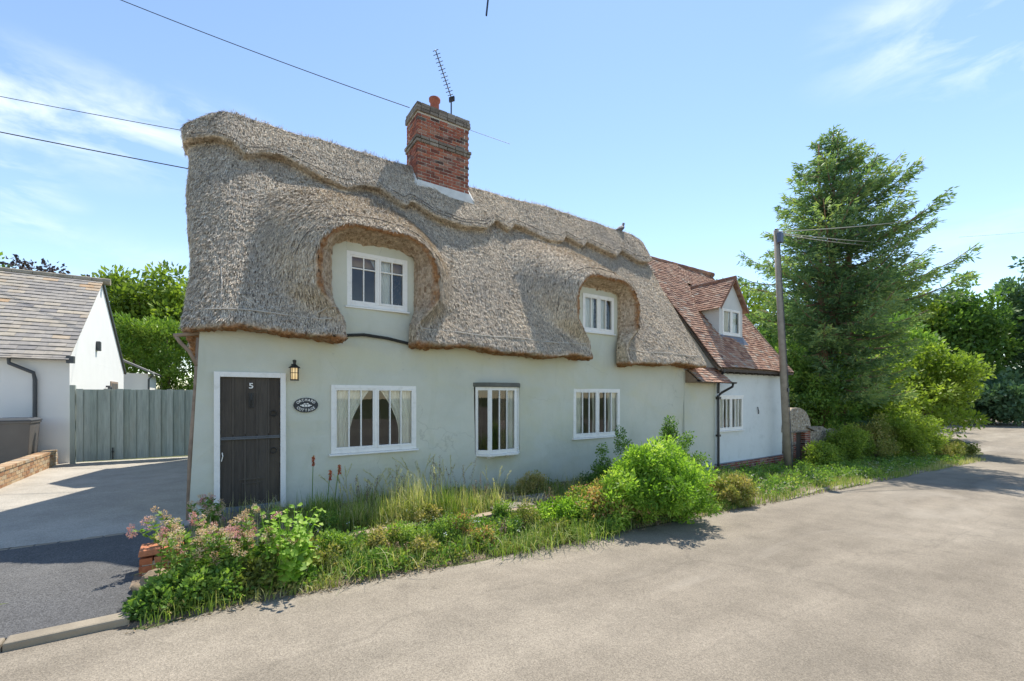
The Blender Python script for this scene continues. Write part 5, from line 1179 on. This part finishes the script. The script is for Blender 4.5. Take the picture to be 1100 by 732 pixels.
# verge grass along the road
P = dens(scatter(30000, -.55, 9.2, -3.12, -1.95), cl); V, F, T = blades(P, rg.uniform(.05, .20, len(P))*(.65+.6*cl(P[:,0]+3, P[:,1])), rg.uniform(.004,.009,len(P)), .5, rg.normal(.45+.25*np.sin(P[:,0]*2.1), .22))
q1 = (V, F, T)
P = dens(scatter(30000, 9, 28, -3.15, -.2), lambda u, v: np.clip(.6+.4*np.sin(u*1.7+v), .1, 1)); V, F, T = blades(P, rg.uniform(.08, .24, len(P))*np.where(P[:,1] > -.9, .7, 1), rg.uniform(.007,.014,len(P)), .45, rg.normal(.48+.25*(P[:,0] > 19), .22))
V, F, T = cat([q1, (V, F, T)]); o = make('verge_grass', V, F, M['l_grass'], None, T); tag(o, 'ragged grass growing along the road edge', 'grass', kind='stuff')
# weeds: low leafy ground cover in patches on the verge
P = scatter(420, -.4, 9, -3.0, -2.05); P2 = scatter(260, 9.5, 26, -2.9, -.4); 
V1 = clump_leaves(P+np.array([0,0,.06]), np.full((len(P), 3), 1.0)*np.array([.13,.10,.09]), 60, .045, .028, .5, .3); V2 = clump_leaves(P2+np.array([0,0,.12]), np.full((len(P2), 3), 1.0)*np.array([.26,.2,.2]), 60, .07, .045, .5, .3)
V, F, T = cat([V1, V2]); o = make('verge_weeds', V, F, M['l_mid'], None, T); tag(o, 'low mixed weeds covering the verge beside the road', 'weeds', kind='stuff')
P = scatter(230, -.4, 9, -3.05, -2.1); V, F, T = clump_leaves(P+np.array([0,0,.05]), np.full((len(P),3),1.0)*np.array([.15,.1,.07]), 45, .04, .02, .6, .35); o = make('dry_weeds', V, F, M['l_olive'], None, T); tag(o, 'dry yellowing weeds at the tarmac edge', 'weeds', kind='stuff')
# small white and yellow flowers in the verge
P = dens(scatter(600, .8, 24, -2.95, -1.6), lambda u, v: .5+.5*np.sin(u*3)); P[:,2] += rg.uniform(.12,.26,len(P)); V, F, T = clump_leaves(P, np.full(len(P), .02), 5, .022, .018, .8, .2); o = make('verge_flowers', V, F, leafmat('white_flowers', [(0,(.6,.58,.45)),(1,(.8,.8,.74))], .2), None, T); tag(o, 'tiny white flowers dotted through the verge', 'flowers', kind='stuff')
# dead litter at the road edge
P = scatter(1500, -.6, 14, -3.2, -3.0); P[:,2] = np.array([R(u) for u in P[:,0]])+.008; D = rg.normal(size=P.shape); D[:,2] *= .15; V, F, T = leaf_arrays(P, D, rg.uniform(.015,.06,len(P)), rg.uniform(.006,.02,len(P)), rg.random(len(P))); o = make('leaf_litter', V, F, leafmat('dead_leaves', [(0,(.10,.07,.045)),(1,(.34,.25,.15))], .1), None, T); tag(o, 'brown leaf litter along the road edge', 'leaf litter', kind='stuff')
dockm = leafmat('dock_seeds', [(0, (.10,.055,.035)), (.6, (.26,.15,.09)), (1, (.45,.33,.20))], .1)
# long grass tufts in the bed: every tuft is a plant
def tuft(x, y, n, h, label, tone=.5, mat='l_grass', spread=.12, lean=.35, w=.009, group='grass tufts in the flower bed', lift=.03):
    p = at(x, y); P = np.array(p)+np.stack([rg.normal(0, spread, n), rg.normal(0, spread*.7, n), np.full(n, lift)], 1)
    V, F, T = blades(P, rg.uniform(h*.5, h*1.3, n), rg.uniform(w*.6, w*1.3, n), lean, rg.normal(tone, .3, n), 4); o = make('grass_tuft', V, F, M[mat], None, T, loc=None); return tag(o, label, 'grass', group)
tf = [(345,565,260,.42,'green grass tuft left of the red hot pokers',.35),(382,570,300,.40,'thick yellow green grass tuft under the left end of the wide window',.55),(415,566,300,.45,'grass tuft with drooping pale blades below the middle of the wide window',.6),
      (446,562,320,.62,'tallest straw coloured grass tuft beside the right end of the wide window',.75),(478,560,320,.50,'fresh green grass tuft between the wide window and the bay window',.35),(505,556,260,.42,'grass tuft with seed heads below the left of the bay window',.6),(528,548,220,.38,'thin dry grass tuft directly under the bay window',.7),
      (395,546,160,.36,'grass tuft close to the wall under the wide window',.5),(435,540,160,.4,'grass tuft close to the wall right of the wide window',.45),(310,560,130,.22,'short grass tuft by the doorstep',.4)]
for x, y, n, h, lb, tn in tf: tuft(x, y, n, h, lb, tn)
for x, y, n, h, lb, tn in ((375,612,260,.26,'bright grass tuft spilling over the verge right of the mallow',.4),(430,606,200,.2,'small grass tuft on the verge below the tall straw tuft',.55),(500,590,240,.22,'green grass tuft on the verge under the bay window',.35),(585,585,380,.30,'lush grass tuft at the road edge below the second wide window',.3),(625,580,380,.28,'lush grass tuft left of the big bright bush',.3),(555,592,240,.22,'grass tuft just left of the lush tufts at the road edge',.4)):
    tuft(x, y, n, h, lb, tn, spread=.21, lean=.75, group='grass tufts on the verge')
# feathery seed heads arching out of the bed
def seedstalks(x, y, n, h, label):
    p = at(x, y); root = empty('seeding_grass', p, label, 'grass', 'seeding grasses'); P = np.array(p)+np.stack([rg.normal(0,.09,n), rg.normal(0,.05,n), np.zeros(n)], 1); m = MB(); SP = []; SD = []
    for q in P:
        an = rnd.uniform(0, 2*PI); hh = h*rnd.uniform(.7, 1.1); d = Vector((math.cos(an)*1.0, math.sin(an)*.4, 0)); b_ = rnd.uniform(.15,.5); ps = [Vector(q)+d*b_*hh*t**2+Vector((0,0,hh*(t-.35*b_*t**3))) for t in np.linspace(0,1,8)]
        m.tube(ps, [.0042]*7+[.002], 4, cap=False)
        for t in rg.uniform(.72, 1, 34):
            i = min(6, int(t*7)); f_ = t*7-i; SP.append(list(ps[i].lerp(ps[i+1], f_))); SD.append(list((ps[i+1]-ps[i]).normalized()))
    m.build('stem', M['l_straw'], root)
    SP = np.array(SP)+rg.normal(0,.005,(len(SP),3)); SD = np.array(SD)+rg.normal(0,.3,(len(SD),3)); V, F, T = leaf_arrays(SP, SD, .036, .010, rg.normal(.7,.2,len(SP)).clip(0,1)); make('seed_head', V, F, M['l_straw'], root, T)
for x, y, n, h, lb in ((385,552,9,.62,'low arching pale seed heads at the left part of the bed'),(465,550,12,.8,'pale seeding grass in the middle of the bed'),(425,556,10,.7,'silvery seeding grass in front of the wide window'),(368,548,7,.75,'arching white seed heads left of the wide window'),(405,548,8,.80,'arching white seed heads under the wide window'),(450,545,9,.95,'tall seed heads rising right of the wide window'),(485,542,7,.95,'dark seeding stems between the windows'),(530,545,6,.75,'pale seed heads arching across below the bay window')): seedstalks(x, y, n, h, lb)
# docks and other stalks gone to seed
for i, (x, y, h, lb) in enumerate(((392,550,.62,'brown seeded dock under the left of the wide window'),(437,548,.80,'tall brown dock stalk below the right of the wide window'),(470,546,.86,'tallest brown dock stalk between the two near windows'),(497,545,.92,'dark seeded dock just left of the bay window'),(515,548,.60,'short brown dock under the bay window'),(420,606,.26,'small rusty dock on the verge'),(535,584,.30,'rusty dock on the verge below the bay window'),(590,556,.45,'thin brown dock at the end of the low wall'))):
    p = at(x, y); root = empty('seeded_dock', p, lb, 'weed', 'seeded docks'); m = MB(); SP = []
    for k in range(5):
        d = Vector((rnd.gauss(0,.16), rnd.gauss(0,.1), 0))*h; hh = h*rnd.uniform(.65,1.05); q0 = p+Vector((rnd.gauss(0,.06), rnd.gauss(0,.04), 0)); q1 = q0+d+Vector((0,0,hh)); m.tube([q0, q0.lerp(q1,.5)+d*.1, q1], [.0045,.004,.002], 4, cap=False)
        for t in rg.uniform(.55, 1, 42): SP.append(list(q0.lerp(q1, float(t))))
    m.build('stem', M['l_straw'] if i % 2 else M['timber'], root); SP = np.array(SP)+rg.normal(0,.010,(len(SP),3)); V, F, T = leaf_arrays(SP, rg.normal(size=SP.shape), .018, .012, rg.random(len(SP)))
    make('seed_head', V, F, dockm, root, T)
    P = np.tile(np.array(p), (26,1))+rg.normal(0,.05,(26,3))*[1,1,0]; V, F, T = blades(P, rg.uniform(.12,.28,26), .026, .8, rg.normal(.35,.2,26), 4); make('foliage', V, F, M['l_grass'], root, T)
# red hot pokers
for i, (x, y, h, lb) in enumerate(((335,556,.92,'tallest red hot poker beside the door frame'),(350,560,.74,'shorter red hot poker of the middle stem'),(357,558,.80,'leaning red hot poker nearest the wide window'))):
    p = at(x, y); root = empty('red_hot_poker', p, lb, 'flower', 'red hot pokers'); d = Vector((.02+.04*i, 0, 0)); tp = p+d+Vector((0,0,h)); m = MB(); m.tube([p, p.lerp(tp,.5), tp], [.007,.006,.005], 5); m.build('stem', M['l_mid'], root)
    n = 130; t = rg.random(n); P = np.array(tp)-np.array([0,0,.15])*t[:,None]*.95; D = rg.normal(size=(n,3)); D[:,2] = -.7; V, F, T = leaf_arrays(P, D, .035, .010, 1-t*.9); make('flower_head', V, F, M['f_red'], root, T)
    P = np.tile(np.array(p), (40,1))+rg.normal(0,.03,(40,3))*[1,1,0]; V, F, T = blades(P, rg.uniform(.2,.42,40), .014, .5, rg.normal(.15,.1,40), 4); make('foliage', V, F, M['l_grass'], root, T)
# valerian
def valerian(x, y, h, n, spread, label, seed, group='valerian plants'):
    p = at(x, y); r0 = random.Random(seed); root = empty('valerian', p, label, 'flower', group); m = MB(); LP = []; LD = []; HP = []; Hd = []
    for k in range(n):
        b_ = p+Vector((r0.gauss(0, spread*.35), r0.gauss(0, spread*.25), 0)); hh = h*r0.uniform(.55, 1.05); d = Vector((r0.gauss(0,.25), r0.gauss(0,.2), 0)); ps = [b_+d*hh*t**1.5+Vector((0,0,hh*t)) for t in (0,.33,.66,1)]
        m.tube(ps, [.005,.004,.004,.003], 4, cap=False)
        for t in np.arange(.05, .95, .07):
            i = min(2, int(t*3)); q = ps[i].lerp(ps[i+1], t*3-i)
            for _ in range(5): an = r0.uniform(0, 2*PI); LP.append(list(q)); LD.append([math.cos(an), math.sin(an), r0.uniform(.1,.7)])
        HP.append(ps[-1])
    m.build('stem', M['l_olive'], root)
    V, F, T = leaf_arrays(np.array(LP), np.array(LD), rg.uniform(.045,.085,len(LP)), rg.uniform(.02,.034,len(LP)), rg.normal(.55,.2,len(LP)).clip(0,1)); make('foliage', V, F, M['l_mid'], root, T)
    for grp, mt in ((HP[::3], 'f_pink'), (HP[1::3]+HP[2::3], 'f_peach')):
        if not grp: continue
        C = np.array([[q.x, q.y, q.z] for q in grp]); V, F, T = clump_leaves(np.concatenate([C, C-np.array([0,0,.045])+rg.normal(0,.03,C.shape), C-np.array([0,0,.08])+rg.normal(0,.035,C.shape)]), np.full(len(C)*3, .030), 48, .017, .011, .5, .3, shell=.4); make('flower_head', V, F, M[mt], root, T)
valerian(196, 606, .60, 9, .3, 'pink valerian leaning out over the driveway beside the brick pier', 81)
valerian(222, 628, .60, 16, .4, 'tall pink valerian in front of the left door jamb', 82)
valerian(248, 628, .66, 20, .5, 'largest pink valerian clump in front of the door', 83)
valerian(275, 615, .50, 12, .4, 'faded peach valerian right of the largest clump', 84)
valerian(225, 570, .45, 8, .2, 'thin valerian growing at the wall corner left of the door', 85)
shrub('leafy_weed', 'mounded green foliage spilling on to the road below the valerian', 'plant', at(215, 645), (.42,.22,.24), 40, 110, (.05,.03), 'l_mid', cr=.09, seed=86, tm=.65, stems=4)
shrub('leafy_weed', 'dark leafy weed clump at the kerb end below the boulder', 'plant', at(175, 655), (.25,.15,.12), 24, 90, (.045,.025), 'l_mid', cr=.07, seed=87, tm=.4, stems=4)
shrub('leafy_weed', 'mixed green weed between valerian and mallow at the road edge', 'plant', at(280, 632), (.30,.18,.22), 30, 110, (.045,.026), 'l_olive', cr=.08, seed=88, tm=.35, stems=4)
# mallow with big round leaves
p = at(312, 628); root = empty('mallow_plant', p, 'lime green mallow with big lobed leaves in front of the door frame', 'plant'); m = MB(); LP = []; LN = []; LS = []
for k in range(44):
    r0 = rnd; b_ = p+Vector((rnd.gauss(0,.10), rnd.gauss(0,.07), 0)); d = Vector((rnd.gauss(.05,.26), rnd.gauss(0,.2), 0)); hh = rnd.uniform(.2,.78); ps = [b_+d*hh*t**1.4+Vector((0,0,hh*t)) for t in (0,.33,.66,1)]; m.tube(ps, [.007,.006,.005,.003], 5, cap=False)
    for t in np.arange(.15, 1.02, .085):
        i = min(2, int(t*3)); q = ps[i].lerp(ps[min(i+1,3)], t*3-i); an = rnd.uniform(0,2*PI); rr = rnd.uniform(.03,.10); LP.append(q+Vector((math.cos(an)*rr, math.sin(an)*rr, .02))); LN.append(Vector((rnd.gauss(0,.4), rnd.gauss(-.25,.4), 1)).normalized()); LS.append((.046 if t < .55 else .027)*rnd.uniform(.7,1.25))
m.build('stem', M['l_lime'], root)
m = MB()
for q, nn, s_ in zip(LP, LN, LS):
    x = nn.orthogonal().normalized(); y = nn.cross(x); ring = [q+s_*(1+.14*math.cos(5*a_))*(math.cos(a_)*x+math.sin(a_)*y)+nn*s_*.18*math.cos(2*a_) for a_ in np.linspace(0, 2*PI, 16)[:-1]]
    m.add([q]+ring, [(0, i+1, (i+1)%15+1) for i in range(15)], min(1, max(0, rnd.gauss(.55,.25))))
m.build('foliage', M['l_lime'], root)
for i, (x, y, w_, h_, mt, tm_, lb) in enumerate(((345,618,.22,.26,'l_olive',.5,'straggling yellow green weed right of the mallow'),(395,612,.25,.20,'l_mid',.5,'low leafy weed at the road edge under the wide window'),(452,600,.22,.24,'l_olive',.7,'dry weed clump on the verge below the middle of the low wall'),
        (478,585,.24,.30,'l_mid',.75,'pale green weed against the low wall under the straw coloured tuft'),(520,588,.20,.20,'l_red',.35,'reddish green weed on the verge under the bay window'),(548,578,.25,.24,'l_mid',.45,'leafy weed clump at the low wall below the bay window'),(600,580,.25,.25,'l_olive',.45,'weed clump in front of the weedy shrub at the end of the low wall'),
        (425,585,.18,.22,'l_lime',.35,'bright weed leaning on the low wall'),(648,574,.25,.22,'l_mid',.5,'leafy weed in front of the russet shrub'),(322,600,.2,.3,'l_olive',.55,'yellowing weed behind the mallow'),
        (365,600,.26,.36,'l_mid',.6,'bushy green weed at the left end of the low wall'),(410,596,.22,.34,'l_olive',.75,'dry yellow weed leaning over the low wall under the wide window'),(440,590,.22,.36,'l_mid',.8,'pale leafy weed hiding the low wall right of the wide window'),(495,580,.24,.38,'l_red',.3,'green and russet weed standing against the low wall left of the bay'),
        (565,572,.25,.34,'l_olive',.5,'yellow green weed against the low wall right of the bay'),(350,575,.22,.34,'l_mid',.55,'leafy weed in the bed below the red hot pokers'),(460,568,.22,.36,'l_olive',.6,'straggly olive weed in the middle of the bed'),(540,560,.2,.30,'l_mid',.7,'small leafy weed in the bed beside the stone slabs'))):
    shrub('roadside_weed', lb, 'weed', at(x, y), (w_, w_*.6, h_), 22, 70, (.036,.018), mt, cr=.075, seed=200+i, tm=tm_, tv=.35, stems=3, group='weeds along the low wall')
# shrubs at the far end of the bed
shrub('bright_bush', 'big rounded bright green bush at the far end of the bed by the road', 'bush', at(732, 570)+Vector((.05,.5,0)), (1.15,.75,1.12), 190, 150, (.070,.028), 'l_lime', cr=.15, seed=91, tm=.38, tv=.42, extra=[(-.8,0,.25),(-.95,-.1,.35),(-.7,-.3,.5),(.85,.1,.9),(-.5,-.1,1.15),(.3,0,1.28),(.0,0,1.22),(-.2,-.1,1.2),(.95,-.1,.6),(-.9,0,.15),(-1.1,-.1,.15)])
shrub('dark_bush', 'dark green spiky topped shrub behind the bright bush against the wall', 'bush', at(752, 545)+Vector((.4,.95,0)), (1.15,.42,1.05), 120, 150, (.05,.03), 'l_mid', cr=.16, seed=92, tm=.3,
      extra=[(.05,.1,1.15),(.08,.1,1.28),(.1,.1,1.4),(.12,.1,1.52),(-.05,.1,1.1),(.2,.1,1.2),(.55,.1,1.0),(.65,.1,1.08),(.75,.1,1.18),(.02,.1,1.3),(.16,.1,1.3)])
shrub('russet_bush', 'russet and orange leaved shrub left of the bright bush', 'bush', at(672, 568)+Vector((0,.25,0)), (.85,.42,.68), 90, 110, (.045,.026), 'l_red', cr=.14, seed=93, tm=.52, tv=.5)
shrub('russet_bush', 'smaller russet shrub nearer the second wide window', 'bush', at(640, 560)+Vector((0,.2,0)), (.65,.35,.5), 66, 110, (.042,.024), 'l_red', cr=.13, seed=94, tm=.38, tv=.5)
shrub('weedy_bush', 'yellow green shrub at the end of the low wall', 'bush', at(612, 565)+Vector((0,.1,0)), (.60,.32,.34), 60, 110, (.042,.024), 'l_lime', cr=.12, seed=95, tm=.3, tv=.4)
shrub('rose_bush', 'thin upright green shrub with reddish tips against the wall under the second wide window', 'bush', at(688, 540)+Vector((.1,.75,0)), (.75,.32,.70), 70, 120, (.042,.025), 'l_mid', cr=.12, seed=96, tm=.45, extra=[(-.35,.0,.85),(-.33,.0,.95),(.25,.1,.9),(.27,.1,1.0),(.28,.1,1.12),(.29,.1,1.25),(.5,.1,.85),(.52,.1,.97)])
shrub('rose_bush', 'reddish stemmed shrub between the rose and the dark bush', 'bush', at(704, 545)+Vector((.3,.8,0)), (.65,.32,.62), 60, 110, (.042,.025), 'l_red', cr=.12, seed=97, tm=.3)
shrub('dry_bush', 'brown dried shrub against the wall right of the bay window', 'bush', at(573, 533), (.36,.22,.42), 60, 90, (.035,.012), 'l_olive', cr=.08, seed=98, tm=.85, up=.8)
shrub('yellow_weed', 'pale yellow weedy bush at the foot of the tiled wing beside the bright bush', 'bush', at(795, 545)+Vector((0,.2,0)), (.6,.35,.55), 60, 110, (.05,.025), 'l_olive', cr=.10, seed=99, tm=.7)
shrub('foundation_plant', 'leafy green plant by the doorstep right of the door', 'plant', at(293, 590)+Vector((0,.1,0)), (.10,.08,.45), 14, 40, (.05,.02), 'l_mid', cr=.06, seed=100, tm=.5)
P = dens(scatter(9000, -.3, 11, -2.95, -.1), lambda u, v: np.clip(.3+.6*np.sin(u*2.9+v*3), 0, 1)); V, F, T = blades(P, rg.uniform(.10,.42,len(P))*np.where(P[:,1] < -2.1, .55, 1), rg.uniform(.003,.007,len(P)), .7, rg.normal(.5,.3,len(P)), 4); o = make('dry_grass', V, F, M['l_straw'], None, T); tag(o, 'bleached dry grass stalks through the verge and flower bed', 'dry grass', kind='stuff')
# bed floor cover
P = dens(scatter(17000, -.25, 11, -1.88, -.05), cl); P[:,2] += .03; V, F, T = blades(P, rg.uniform(.08,.36,len(P)), rg.uniform(.004,.010,len(P)), .5, rg.normal(.55+.2*np.sin(P[:,0]*3.1),.25)); o = make('bed_grass', V, F, M['l_grass'], None, T); tag(o, 'self-sown grass and weeds across the flower bed', 'grass', kind='stuff')
P = scatter(260, .9, 11, -1.8, -.1); V, F, T = clump_leaves(P+np.array([0,0,.08]), np.full((len(P),3),1.0)*np.array([.12,.10,.09]), 50, .045, .022, .45, .3); o = make('bed_weeds', V, F, M['l_olive'], None, T); tag(o, 'low leafy weeds across the flower bed', 'weeds', kind='stuff')
